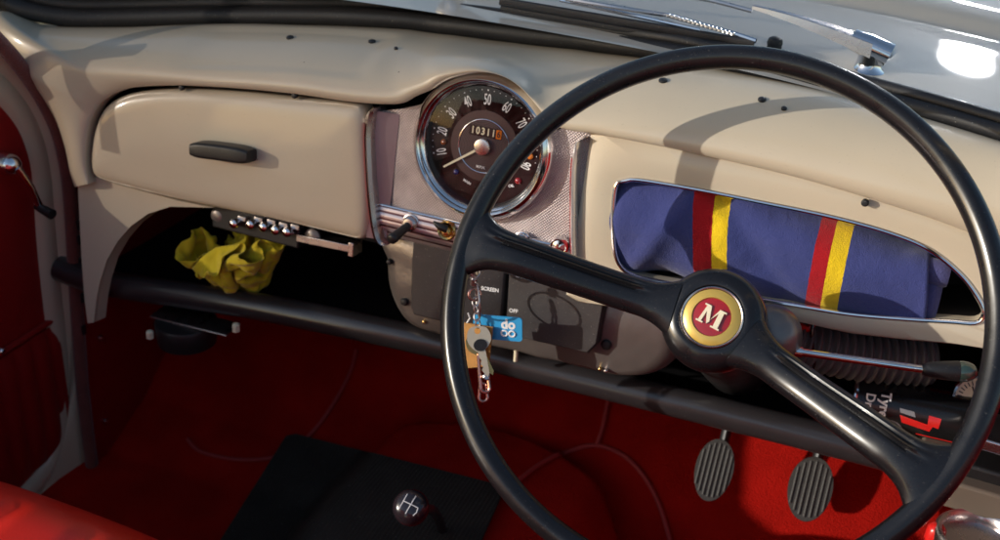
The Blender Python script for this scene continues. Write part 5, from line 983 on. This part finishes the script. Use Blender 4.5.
# copper carabiner
def stadium(c, L, r_, th, rot, m_, nm):
    M = frame(c, CR, CU, -CF) @ Matrix.Rotation(R(rot), 4, 'Z'); P_ = []
    for k in range(16): a = R(-90+180*k/15); P_.append(M @ V((L/2+math.cos(a)*r_, math.sin(a)*r_, 0)))
    for k in range(16): a = R(90+180*k/15); P_.append(M @ V((-L/2+math.cos(a)*r_*.7, math.sin(a)*r_*.7, 0)))
    bm = B(); tube(bm, P_, th, 9, closed=True); return obj(nm, bm, m_, KEYS)
stadium(kk(483.5, 372, .054), .030, .0042, .0019, -84, COPPER, 'carabiner')
stadium(kk(483, 392, .056), .010, .0040, .0016, -88, COPPER, 'chain_link')
bm = B(); lathe(bm, [(.0022, -.002), (.0034, -.001), (.0034, .001), (.0022, .002)], 18, ax=axis_frame(kk(486.5, 377, .056), view)); obj('rivet', bm, DULL_CHROME, KEYS)
bm = B(); tube(bm, [kk(468, 313, .044), kk(470, 318, .043), kk(465, 326, .043)], .0007, 8); obj('cord_loop', bm, WHITE, KEYS)
# little hook under the heater
bm = B(); hk = [Py((507, 343), -.01), Py((513, 345), -.012), Py((516, 350), -.012), Py((515.5, 361), -.012)]; tube(bm, cat(hk, 16), .0022, 10); obj('tap_lever', bm, IVORY, ht)

# ------------------------------------------------------------------ footwell
def carpet_pt(s, x):
    # s runs forward along the floor, then up the toe board
    prof = [(-1.35, -.545), (-.6, -.545), (-.1, -.545), (.02, -.54), (.10, -.505), (.18, -.435), (.27, -.345), (.35, -.25), (.385, -.15), (.39, -.02)]
    t = s*(len(prof)-1); k = min(int(t), len(prof)-2); f = t-k; y = prof[k][0]*(1-f)+prof[k+1][0]*f; z = prof[k][1]*(1-f)+prof[k+1][1]*f
    top_ = -.415-.02*max(0, y-.0); ax = abs(x-.005)/.205; ht_ = top_-.17*max(0, ax-.55)**2*6
    fr_ = .14-.10*ax*ax
    if y > fr_: ht_ -= (y-fr_)*2.0
    w = .02; dlt = ht_-z; hh_ = .5*(dlt+math.sqrt(dlt*dlt+w*w*.3)); z2 = z+max(0, hh_-.004) if dlt > -.08 else z
    return V((x, y, z2+noise.noise(V((x*7, y*7, 1)))*.006))
bm = B(); rows = []
for i in range(201): rows.append([carpet_pt(i/200, -.525+1.15*j/110) for j in range(111)])
grid(bm, rows); bm.normal_update(); FLOOR = BVHTree.FromBMesh(bm)
carpet = obj('carpet', bm, CARPET, CAR, sharp=80)
for pts_, r_ in (([(357, 350), (352, 370), (338, 398), (322, 422), (308, 438), (296, 450), (276, 458), (252, 461), (225, 459), (200, 452), (188, 440)], .0027), ([(505, 497), (520, 481), (545, 463), (572, 451), (597, 446), (622, 455), (642, 474), (658, 502), (670, 540), (676, 570)], .0029), ([(597, 446), (603, 428), (607, 408), (611, 392)], .0027)):
    L_ = [hit(FLOOR, (q.x, q.y), .003)[0] for q in cat([V((a, b, 0)) for a, b in pts_], 60)]; L_ = [p for p in L_ if p is not None]
    bm = B(); tube(bm, L_, r_, 10); obj('carpet_piping', bm, PIPING, CAR)
# walls of the footwell
kp = [Px(p, -.505) for p in [(50, 100), (62, 132), (71, 170), (75, 210), (78, 260), (81, 310), (85, 370), (90, 420), (96, 466), (98, 500)]]
bm = B(); prism(bm, [V((p.y, p.z)) for p in kp]+[V((.42, -.62)), V((.42, .02)), V((.05, .02))], -.530, -.506, M=Matrix(((0, 0, 1, 0), (1, 0, 0, 0), (0, 1, 0, 0), (0, 0, 0, 1)))); kick = obj('kick_panel', bm, VINYL, CAR)
for p in ((101, 338), (106, 421)):
    bm = B(); q = Px(p, -.504); lathe(bm, [(.004, -.001), (.0038, .0015), (.002, .0028), (.0002, .003)], 18, ax=axis_frame(q, V((1, 0, 0)))); obj('screw', bm, DULL_CHROME, kick)
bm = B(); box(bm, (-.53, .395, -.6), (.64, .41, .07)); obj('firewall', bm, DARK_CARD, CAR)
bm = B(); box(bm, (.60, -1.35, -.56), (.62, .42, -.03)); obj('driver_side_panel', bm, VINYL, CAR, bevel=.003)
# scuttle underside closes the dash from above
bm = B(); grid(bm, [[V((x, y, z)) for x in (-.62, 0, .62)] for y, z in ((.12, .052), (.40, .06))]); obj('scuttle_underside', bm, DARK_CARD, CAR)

# rubber mat over the tunnel
def matpt(u, v):
    a, b_, c_, d_ = V((289, 438)), V((505, 493)), V((470, 572)), V((205, 572)); q = a.lerp(b_, u).lerp(d_.lerp(c_, u), v)
    p, n_ = hit(FLOOR, (q.x, q.y), .0); return p
bm = B(); rows = []
for i in range(41):
    row = []
    for j in range(61):
        u, v = j/60, i/40
        if i in (0,) or True:
            cu_ = .035; 
            # rounded corners
            uu, vv = u, v
            if v < cu_ and u < cu_: uu = max(u, cu_*(1-math.sqrt(max(0, 1-((cu_-v)/cu_)**2))))
        p = matpt(uu, vv); row.append(p+V((0, -.001, .0085)))
    rows.append(row)
# smooth the drape
for _ in range(2):
    for i in range(1, 40):
        for j in range(1, 60): rows[i][j] = (rows[i][j]*2+rows[i-1][j]+rows[i+1][j]+rows[i][j-1]+rows[i][j+1])/6
for r_ in rows:
    for k in range(len(r_)): r_[k] = r_[k]+V((0, 0, .002))
grid(bm, rows); grid(bm, [[p-V((0, -.001, .004)) for p in r_] for r_ in rows])
edge = rows[0]+[r_[-1] for r_ in rows[1:]]+rows[-1][::-1][1:]+[r_[0] for r_ in rows[::-1]][1:-1]
grid(bm, [edge, [p-V((0, -.001, .004)) for p in edge]], close_u=True)
def ribmat():
    m = MAT_RUB; nt = m.node_tree; b = nt.nodes['Principled BSDF']; tc = nd(nt, 'ShaderNodeTexCoord')
    w = nd(nt, 'ShaderNodeTexWave', wave_type='BANDS', bands_direction='X', i_Scale=70.0); nt.links.new(tc.outputs['Object'], w.inputs['Vector'])
    bp = nd(nt, 'ShaderNodeBump', i_Strength=0.5, i_Distance=0.0015); nt.links.new(w.outputs['Fac'], bp.inputs['Height'])
    old = [l for l in nt.links if l.to_socket == b.inputs['Normal']]
    if old: nt.links.new(old[0].from_socket, bp.inputs['Normal'])
    nt.links.new(bp.outputs['Normal'], b.inputs['Normal'])
ribmat()
top(obj('floor_mat', bm, MAT_RUB, None, None, sharp=60), 'ribbed black rubber mat lying on the red carpet beneath the gear knob', 'floor mat')

# gear lever
gk = Pz((411, 508), -.31)
bm = B(); base_ = V((gk.x-.005, gk.y+.10, -.43)); tube(bm, cat([base_, base_.lerp(gk, .5)+V((0, .01, .01)), gk+V((0, .004, -.012))], 20), .0052, 12); gl = obj('gear_lever', bm, BLACK_TUBE, CAR)
GKF = axis_frame(gk, (CAM-gk).normalized()+V((-.05, .05, .16)), V((1, -.12, 0)))
bm = B(); lathe(bm, [(.006, -.022), (.0105, -.017), (.0150, -.010), (.0172, -.002), (.0174, .003), (.0160, .0085), (.0125, .0125), (.007, .0145), (.0003, .0150)], 48, ax=GKF); obj('gear_knob', bm, PLUM, gl, sharp=80)
def gsurf(x, y):
    r_ = math.hypot(x, y); kp_ = [(.0003, .0150), (.007, .0145), (.0125, .0125), (.0160, .0085), (.0174, .003)]
    z = next((a[1]+(b_[1]-a[1])*(r_-a[0])/(b_[0]-a[0]) for a, b_ in zip(kp_, kp_[1:]) if r_ <= b_[0]), .0085) if r_ > .0003 else .0150; return GKF @ V((x, y, z+.0002))
bm = B()
for seg in ([(-.0075, .0085), (-.0085, -.0075)], [(.0005, .0100), (-.0010, -.0088)], [(-.0080, .0010), (.0072, .0010)], [(.0072, .0010), (.0078, -.0035), (.0062, -.0075)]):
    Q = [V((a, b, 0)) for a, b in seg]; Q = arc_resample(Q, 12); tube(bm, [gsurf(q.x, q.y) for q in Q], .00050, 6)
obj('shift_pattern', bm, WHITE, gl, smooth=False)

# pedals
for (p, wd, hg, y) in (((714, 470), .0205, .0345, .10), ((810, 489), .0225, .0345, .095)):
    c = Py(p, y); PF = axis_frame(c, V((0.10, -.80, .60)), V((1, 0, 0)))
    ol = [V((math.cos(a)*wd*(1+.04*math.sin(a)), math.sin(a)*hg)) for a in [2*math.pi*k/48 for k in range(48)]]
    bm = B(); tube(bm, cat([c-PF.to_3x3()@V((0, 0, .006)), c+V((0, .03, -.02)), c+V((.0, .06, .02)), c+V((0, .10, .12)), c+V((0, .12, .25))], 24), .0085, 12, sx=.7)
    prism(bm, ol, -.005, -.001, M=PF, rings=[(.97, 0)]); nm = 'clutch_pedal' if p[0] < 750 else 'brake_pedal'
    pe = obj(nm, bm, BLACK, CAR, sharp=40)
    bm = B(); prism(bm, ol, 0, .004, M=PF, rings=[(.985, .0052)])
    for k in range(-3, 4):
        x = k*.0052*wd/.0205; ly = hg*math.sqrt(max(0, 1-(x/wd)**2))*.86
        tube(bm, [PF @ V((x, -ly, .0052)), PF @ V((x, ly, .0048))], .0015, 8)
    obj('rubber_pad', bm, mat('pedal_rubber', (0.050, 0.044, 0.040), 0.6, var=0.35, nscale=60, bump=.3), pe, sharp=40)

# round speaker-like unit hung below the rail
q = Py((186, 322), -.005)
bm = B(); lathe(bm, [(.030, -.026), (.0335, -.024), (.035, -.012), (.0355, 0), (.034, .003), (.02, .0035)], 48, o=q); spk = obj('speaker_unit', bm, BLACK, CAR, sharp=50)
bm = B(); box(bm, (-.052, -.014, .0035), (.052, .016, .0058), Matrix.Translation(q+V((.012, 0, 0))) @ Matrix.Rotation(R(-2), 4, 'Y')); obj('bracket', bm, DULL_CHROME, spk, bevel=.0006)
for pp, dz in (((150, 334), 0), ((236, 327), 0)):
    bm = B(); c = Py(pp, -.035 if pp[0] < 200 else -.02); lathe(bm, [(.0045, -.005), (.0045, .003), (.0025, .0045), (.0002, .0045)], 6, o=c); obj('nut', bm, IVORY, spk, smooth=False)

# ------------------------------------------------------------------ passenger door, draught strip and sill
strip_px = [(-30, 15), (-5, 38), (20, 66), (42, 98), (58, 132), (67, 170), (71, 210), (74, 260), (77, 310), (81, 370), (86, 420), (92, 466)]
xs = [-.515]*len(strip_px)
bm = B(); P = cat([Px(p, -.508) for p in strip_px], 80); tube(bm, P, .0085, 14, sx=.9); obj('draught_strip', bm, FUR, CAR)
for k, p in enumerate([(79, 225), (79.5, 240), (81, 262), (83, 298), (84, 330)]):
    bm = B(); q = Px(p, -.499); box(bm, (-.0015, -.003, -.006), (.0015, .003, .006), Matrix.Translation(q)); obj('strip_clip', bm, BLACK, CAR, bevel=.0006)
door = empty  # placeholder
DX = -.535
dpx = [(-22, 66), (-10, 74), (14, 96), (32, 122), (43, 155), (47, 190), (50, 240), (56, 300), (64, 370), (66, 420), (58, 455), (44, 478), (20, 505)]
dp = cat([Px(p, DX) for p in dpx], 70)
bm = B(); rows = []
for i, p in enumerate(dp):
    t = (dp[min(69, i+1)]-dp[max(0, i-1)]).normalized(); o_ = V((1, 0, 0)).cross(t).normalized()
    if o_.y < 0: o_ = -o_
    rows.append([p-o_*.022+V((-.010, 0, 0)), p-o_*.018+V((.002, 0, 0)), p-o_*.010+V((.007, 0, 0)), p+o_*.006+V((.007, 0, 0)), p+o_*.012+V((.002, 0, 0)), p+o_*.014+V((-.03, 0, 0))])
grid(bm, rows); door = obj('passenger_door', bm, CREAM, CAR, sharp=60)
stp = cat([Px(p, -.516) for p in strip_px], 70)
bm = B(); grid(bm, [[stp[min(69, i)], stp[i].lerp(Px((0, 0), -.53), 0)+V((-.004, -.006, 0)), dp[i]+V((.004, 0, 0)), dp[i]+V((-.02, -.01, 0))] for i in range(70)]); obj('door_shut_face', bm, CREAM, CAR)
# door card
poly = [V((p.y, p.z)) for p in dp]
poly += [V((-1.15, dp[-1].z-.03)), V((-1.22, -.3)), V((-1.22, -.27)), V((-.60, -.27)), V((-.45, -.215)), V((-.34, -.13)), V((-.12, -.13)), V((-.075, -.09))]
bm = B(); Mx = Matrix(((0, 0, 1, 0), (1, 0, 0, 0), (0, 1, 0, 0), (0, 0, 0, 1)))
prism(bm, poly, DX-.03, DX-.002, M=Mx); obj('door_card', bm, VINYL, door, sharp=30)
# pleats below a horizontal seam
rows = []; zt, zb = Px((20, 345), DX).z, dp[-3].z+.03
for j in range(12):
    z = zb+(zt-zb)*j/11; row = []
    for i in range(241):
        y = -1.1+(1.1-.015)*i/240; ph = (y/.028); d = abs(math.sin(ph*math.pi)); row.append(V((DX+.002+.006*d**.5*min(1, min(j, 11-j)/1.5+.05), y, z)))
    rows.append(row)
bm = B(); grid(bm, rows); obj('pleated_panel', bm, VINYL, door, sharp=70)
bm = B(); tube(bm, [V((DX+.001, -1.1, zt+.006)), V((DX+.001, -.01, zt+.006))], .004, 8); obj('card_seam', bm, VINYL, door)
# window winder
wq = Px((17, 166), DX+.02)
bm = B(); lathe(bm, [(.013, -.022), (.013, -.012), (.0105, -.004), (.0075, 0), (.004, .002), (.0003, .0025)], 26, ax=axis_frame(wq, V((1, 0, 0)))); ww = obj('window_winder', bm, CHROME, door)
bm = B(); we = Px((40, 207), DX+.028); tube(bm, [wq+V((.0, 0, -.002)), wq.lerp(we, .5)+V((.004, 0, 0)), we], [.0045, .0035, .0042], 12); obj('winder_arm', bm, CHROME, ww)
bm = B(); tube(bm, [we+V((-.004, 0, 0)), we+V((.02, -.004, -.003))], [.0045, .006], 14); obj('winder_knob', bm, BLACK, ww)
bm = B(); q = Px((2, 351), DX+.012); lathe(bm, [(.0045, -.006), (.0045, 0), (.003, .003), (.0003, .0035)], 18, ax=axis_frame(q, V((1, 0, 0)))); obj('door_stud', bm, CHROME, door)
# sill plate
bm = B(); a_, b_ = Px((98, 482), -.50), Px((50, 500), -.50); box(bm, (-.545, -1.2, a_.z-.02), (-.500, .02, a_.z-.004)); obj('sill_plate', bm, DULL_CHROME, CAR, bevel=.002)
# outer skin of the door, top rail (unseen dip shaped to let sun onto dash and seat)
def dtop(y): 
    t = max(0, min(1, (-.03-y)/.10)); t = t*t*(3-2*t); q = max(0, min(1, (-.53-y)/.07)); q2 = max(0, min(1, (-.34-y)/.10)); return -.022-.095*t-.08*q2*q2*(3-2*q2)-.06*q*q*(3-2*q)
bm = B(); rows = []
for k in range(40):
    y = .05-1.35*(k/39)**1.4; z = dtop(y)
    rows.append([V((-.575, y, z)), V((-.60, y, z+.003)), V((-.64, y, z-.04)), V((-.68, y, z-.18)), V((-.69, y, -.45)), V((-.66, y, -.7))])
grid(bm, rows); obj('door_skin', bm, CREAM, door)
bm = B(); rows = []
for k in range(40):
    y = .03-1.33*(k/39)**1.4; z = dtop(y); rows.append([V((DX-.004, y, z-.02)), V((DX-.012, y, z-.004)), V((-.575, y, z))])
grid(bm, rows); obj('door_top_rail', bm, CREAM, door)

# ------------------------------------------------------------------ passenger seat (nearest its front edge) and driver's seat
def seat(x0, x1, yf, yb, zt, lab):
    bm = B(); NX, NY = 40, 60; rows = []
    for i in range(NY+1):
        t = i/NY; row = []
        for j in range(NX+1):
            s = j/NX*2-1; y = yf+(yb-yf)*t; edge_ = (1-abs(s)**5)**.4 if abs(s) < 1 else 0
            fr_ = min(1, t/.16); z = zt-.085*(1-math.sqrt(max(0, 1-(1-fr_)**2)))-.045*(1-edge_)+.012*math.sin(s*1.57+1.57)-.0*t
            z += -.0035*math.exp(-((abs(math.sin(s*9)))/.12)**2)*(1 if t > .10 else 0)
            row.append(V(((x0+x1)/2+(x1-x0)/2*s*(1-.03*(1-fr_)), y-.0, z)))
        rows.append(row)
    rows = [[V((p.x, p.y-.01, zt-.20)) for p in rows[0]], [V((p.x, p.y+.012, zt-.13)) for p in rows[0]]]+rows+[[V((p.x, p.y, zt-.2)) for p in rows[-1]]]
    vr = grid(bm, rows)
    for col_ in (0, NX): pass
    o = obj('seat', bm, SEAT, CAR, sharp=70)
    if lab: o['label'] = lab
    bm = B(); rows = []
    for i in range(20):
        t = i/19; row = []
        for j in range(25):
            s = j/24*2-1; row.append(V(((x0+x1)/2+(x1-x0)/2*s*(1-.08*t*t), yb+.02+.06*(1-(1-abs(s)**4)**.5)-.12*t, zt-.03+.46*t-.04*t**6*abs(s)**4)))
        rows.append(row)
    grid(bm, rows); grid(bm, [[p+V((0, -.09, 0)) for p in r_] for r_ in rows]); ed = rows[0]+[r_[-1] for r_ in rows[1:]]+rows[-1][::-1][1:]+[r_[0] for r_ in rows[::-1]][1:-1]
    grid(bm, [ed, [p+V((0, -.09, 0)) for p in ed]], close_u=True); obj('backrest', bm, SEAT, o, sharp=70)
    return o
sa = Pz((100, 503), -.26)
seat(-.47, -.035, sa.y+.018, -.86, -.253, 'bright red vinyl passenger seat')
seat(.09, .50, -.47, -.93, -.30, None)

# ------------------------------------------------------------------ windscreen seal, glass, frame
SL = [s for s in Sc if s.x > -.72]
sealP = arc_resample(Sc[58:], 150)
i0 = max(i for i, s in enumerate(Sc) if s.x < -.48 and i < 90)
def sweep_yz(path, prof):
    bm = B(); rows = []
    for i, p in enumerate(path):
        t = (path[min(len(path)-1, i+1)]-path[max(0, i-1)]); t.z = 0; fz = max(0, min(1, (p.x-.02)/.30)); fz = 1-.33*fz*fz*(3-2*fz); t.normalize(); o_ = V((-t.y, t.x, 0))
        rows.append([p+o_*a*fz+V((0, 0, b*fz)) for a, b in prof])
    vr = grid(bm, rows, close_u=True); bm.faces.new(vr[0]); bm.faces.new(vr[-1]); return bm
jj = next(i for i, s in enumerate(rawS) if i == 6)
k0 = int(6/(len(ST)-1)*(NS-1)); k1_ = int(29.6/(len(ST)-1)*(NS-1))
path = [Sc[k] for k in range(k0, k1_)]
ext = [Px((-60, -60), path[0].x-.02), path[0]+V((-.035, -.012, .012))]
path = arc_resample(cat([ext[1]]+path[::6], 300), 200)
def lob(cy, cz, ry, rz, n=14): return [(cy+math.cos(2*math.pi*k/n)*ry, cz+math.sin(2*math.pi*k/n)*rz) for k in range(n)]
bm = sweep_yz(path, lob(.006, .0085, .010, .0100)); seal = obj('windscreen_seal', bm, RUBBER, CAR, sharp=60)
bm = sweep_yz(path, lob(.019, .0200, .009, .0080)); obj('outer_seal_lip', bm, RUBBER, seal, sharp=60)
# glass
bm = B(); rows = []
for p in path[::4]:
    b_ = p+V((0, .014, .016)); rows.append([b_.lerp(V((b_.x*.86, b_.y-.42, .50)), k/8)+V((0, .03*math.sin(math.pi*k/8), 0)) for k in range(9)])
grid(bm, rows); scr = obj('windscreen', bm, GLASS, CAR)
bm = B(); tube(bm, rows[-1], .013, 12); obj('windscreen_pillar', bm, CREAM, CAR); bm = B(); tube(bm, rows[0], .007, 12); obj('windscreen_pillar', bm, CREAM, CAR)
# quarter light uprights of both front windows (they throw the bar of shade over the dash end)
LS0 = V((.76, .55, -.225)).normalized()
def back(q, x=-.57): t = (q.x-x)/LS0.x; return q-LS0*t
qs = [hit(HOOD_BVH, p)[0] for p in ((146, 33), (104, 62), (90, 100))]
qs = [back(q) for q in qs if q is not None]
bm = B(); e0, e1_ = qs[-1], qs[0]; dd = (e0-e1_).normalized(); tube(bm, [e0+dd*.05, e0, e1_, e1_-dd*.25], .008, 12); qf = obj('quarter_light_frame', bm, CREAM, CAR)
bm = B(); box(bm, (-.5725, -.43, -.12), (-.5695, .06, .42)); obj('added_shade_pane', bm, mat_glass_shade, qf)  # unseen tinted pane, added to weaken the sun on the passenger dash
bm = B(); box(bm, (-.576, -.438, -.10), (-.566, -.428, .42)); obj('quarter_light_upright', bm, CHROME, qf)

# ------------------------------------------------------------------ scuttle and bonnet outside, wipers
bm = B(); rows = []
def bon(x, y):
    z = .094+.05*(1-math.exp(-max(0, y-.14)*3.0))-.22*abs(x)**3.2-.02*(x*x)-(0.05*max(0, y-1.0)**1.5)
    z += .016/(1+math.exp(-(y-.30-.12*x*x)*90))*(1 if abs(x) < 2 else 0)-.006*math.exp(-((y-.295-.12*x*x)/.008)**2)
    return V((x, y, z))
for i in range(140):
    y = .085+(.28)*(i/60) if i < 60 else .365+1.15*((i-60)/79)**1.2
    rows.append([bon(-.66+1.32*j/100, y-.42*(abs(-.66+1.32*j/100)/.72)**2*.20*(1 if y < .6 else max(0, 1-(y-.6)/.6))) for j in range(101)])
grid(bm, rows); bn = obj('bonnet', bm, SCUTTLE, CAR, sharp=60, label='cream bonnet and scuttle beyond the windscreen')
BON = None
bmx = B(); grid(bmx, rows); BON = BVHTree.FromBMesh(bmx); bmx.free()
def hb(p, off):
    d = ray(p).normalized(); loc, nrm, *_ = BON.ray_cast(CAM, d)
    return (loc if loc is not None else Pz(p, .11))-d*off/max(.15, abs(d.z))
def arm(spin_px, tip_px, bl0, bl1, zb):
    sp_ = hb(spin_px, .0)+V((0, 0, .004))
    bm = B(); lathe(bm, [(.0165, -.014), (.0160, .0), (.0125, .003), (.0115, .008), (.0110, .016), (.0004, .018)], 28, o=sp_-V((0, 0, .006))); w = obj('wiper', bm, CHROME, CAR, sharp=40)
    a = sp_+V((0, 0, .016)); e = tip_px
    t = (e-a).normalized(); sd = t.cross(V((0, 0, 1))).normalized()
    bm = B(); tube(bm, [a-t*.017-V((0, 0, .004)), a-t*.016-V((0, 0, .003)), a+t*.004, a+t*.020+V((0, 0, .002)), a+t*.021+V((0, 0, .002))], [.006, .0115, .0115, .0095, .006], 20); obj('arm_head', bm, CHROME, w, sharp=40)
    bm = B(); rows_ = []
    for k in range(12):
        f = k/11; p = a.lerp(e, f)+V((0, 0, .005*math.sin(f*2.2))); w_ = .0110*(1-f)+.0026; h = .007*(1-f)+.002
        rows_.append([p-sd*w_-V((0, 0, h*.8)), p-sd*w_*.8+V((0, 0, h*.6)), p+V((0, 0, h)), p+sd*w_*.8+V((0, 0, h*.6)), p+sd*w_-V((0, 0, h*.8))])
    vr = grid(bm, rows_, close_u=True); bm.faces.new(vr[0]); bm.faces.new(vr[-1]); obj('wiper_arm', bm, DULL_CHROME, w, sharp=40)
    bm = B(); q = a.lerp(e, .10)+V((0, 0, .009)); lathe(bm, [(.0025, -.002), (.003, .0005), (.0015, .0015)], 12, o=q); obj('pivot_pin', bm, BLACK, w)
    return w, e
w1_, e1_ = arm((868, 68), hb((752, 11), .020), None, None, 0)
bm = B(); far = hb((600, -8), .016); tube(bm, cat([e1_, e1_.lerp(far, .4)+V((0, 0, .006)), far], 20), .0022, 8); obj('arm_rod', bm, DULL_CHROME, w1_)
# the passenger side wiper: blade parked along the seal
w2_, e2_ = arm((455, -8), hb((566, -1), .02), None, None, 0)
bA, bB_ = hb((500, 1), .012), hb((754, 44), .012)
bm = B(); tube(bm, cat([e2_, hb((620, 8), .02), hb((672, 16), .016)], 16), .0022, 8); obj('arm_rod', bm, DULL_CHROME, w2_)
bm = B(); P = arc_resample([bA, bB_], 30); tube(bm, P, .0042, 8, sx=.6); tube(bm, [p+V((0, .003, -.008)) for p in P], .003, 8, sx=.5); obj('wiper_blade', bm, RUBBER, w2_)
bm = B(); tube(bm, [hb((668, 15), .017), hb((735, 34), .015), hb((756, 41), .014)], .0024, 8); tube(bm, [hb((560, 0), .016), hb((650, 19), .013), hb((700, 30), .012)], .002, 8)
for k in range(16):
    p = hb((668+k*4.3, 15+k*1.25), .018); lathe(bm, [(.0022, -.001), (.0024, .001), (.0004, .002)], 8, o=p)
obj('blade_carrier', bm, CHROME, w2_)
bm = B(); q = hb((774, 48), .002)+V((0, 0, .006)); lathe(bm, [(.007, -.012), (.007, -.003), (.0075, -.001), (.0065, .003), (.004, .0045), (.0003, .005)], 22, o=q); obj('washer_jet', bm, RUBBER, CAR)

# ------------------------------------------------------------------ things low on the driver's side
q1 = Py((968, 470), -.02)
a_ = Py((938, 492), -.03); b_ = Py((1040, 522), -.03)
bm = B(); M = frame(a_, (b_-a_).normalized(), V((0, 1, 0)), (b_-a_).normalized().cross(V((0, 1, 0)))); box(bm, (-.02, 0, -.014), (.16, .12, .014), M); obj('door_pocket_edge', bm, mat('brown_trim', (.13, .10, .075), .6, var=.2), CAR, bevel=.003)
a_ = Py((962, 476), -.015); b_ = Py((1050, 502), -.015); M = frame(a_, (b_-a_).normalized(), V((0, 1, 0)), (b_-a_).normalized().cross(V((0, 1, 0))))
bm = B(); box(bm, (-.005, 0, -.013), (.14, .10, .013), M); fb = obj('fuse_box', bm, BLACK, CAR, bevel=.003)
bm = B(); a2_ = Py((992, 492), -.017); text_into(bm, 'LUBE', .006, frame(a2_, (b_-a_).normalized(), V((0, 0, 1)), V((0, -1, 0)))) ; bm.free()
bm = B(); a_ = Py((965, 440), -.02); b_ = Py((1040, 462), -.02); M = frame(a_, (b_-a_).normalized(), V((0, 1, 0)), (b_-a_).normalized().cross(V((0, 1, 0)))); box(bm, (0, 0, -.006), (.12, .05, .006), M); obj('shelf_end_plate', bm, DULL_CHROME, CAR, bevel=.002)
q = Py((976, 548), -.06); bm = B(); lathe(bm, [(.034, -.03), (.036, -.01), (.037, .012), (.034, .015), (.031, .013), (.030, .004), (.001, .002)], 48, o=q); rs = obj('fluid_reservoir', bm, DULL_CHROME, CAR, sharp=50)
q = Py((931, 548), -.06); bm = B(); lathe(bm, [(.0075, -.04), (.0085, .01), (.0080, .022), (.005, .026), (.0004, .027)], 24, o=q); obj('red_cap', bm, CAN_RED, rs, sharp=50)

# ------------------------------------------------------------------ rest of the body close by, ground
bm = B(); grid(bm, [[V((x, y, -.95)) for x in (-60, 60)] for y in (-60, 60)]); g = obj('ground', bm, GROUND, None); g['kind'] = 'structure'

# ------------------------------------------------------------------ light
w = bpy.data.worlds.new('World'); sc.world = w; w.use_nodes = True; nt = w.node_tree
sky = nt.nodes.new('ShaderNodeTexSky'); sky.sky_type = 'NISHITA'; sky.sun_disc = False
Ls = V((.76, .55, -.225)).normalized()
el = math.asin(-Ls.z); az = math.atan2(-Ls.x, -Ls.y)
sky.sun_elevation = el; sky.sun_rotation = az
bg = nt.nodes['Background']; 
tcw = nt.nodes.new('ShaderNodeTexCoord'); dt = nt.nodes.new('ShaderNodeVectorMath'); dt.operation = 'DOT_PRODUCT'   # very bright disc added to the sky ahead to put a glare on the bonnet
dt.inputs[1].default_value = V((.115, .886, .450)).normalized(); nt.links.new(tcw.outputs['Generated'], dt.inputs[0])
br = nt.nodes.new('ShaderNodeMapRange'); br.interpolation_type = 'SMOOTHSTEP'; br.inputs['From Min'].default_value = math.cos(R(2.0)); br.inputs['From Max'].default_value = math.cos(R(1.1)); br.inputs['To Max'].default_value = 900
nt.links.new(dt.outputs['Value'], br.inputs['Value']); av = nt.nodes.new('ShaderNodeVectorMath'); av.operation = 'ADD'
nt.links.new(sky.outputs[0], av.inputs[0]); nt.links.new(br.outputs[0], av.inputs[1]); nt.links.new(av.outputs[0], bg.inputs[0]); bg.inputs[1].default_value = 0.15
sl = bpy.data.lights.new('sun', 'SUN'); so = bpy.data.objects.new('sun', sl); COL.objects.link(so); sl.energy = 2.7; sl.angle = R(.55); sl.color = (1, .95, .86)
so.rotation_euler = Ls.to_track_quat('-Z', 'Y').to_euler()
sc.view_settings.view_transform = 'Standard'; sc.view_settings.look = 'None'; sc.view_settings.exposure = 0.32; sc.view_settings.gamma = 1
sc.cycles.max_bounces = 8; sc.cycles.transparent_max_bounces = 12
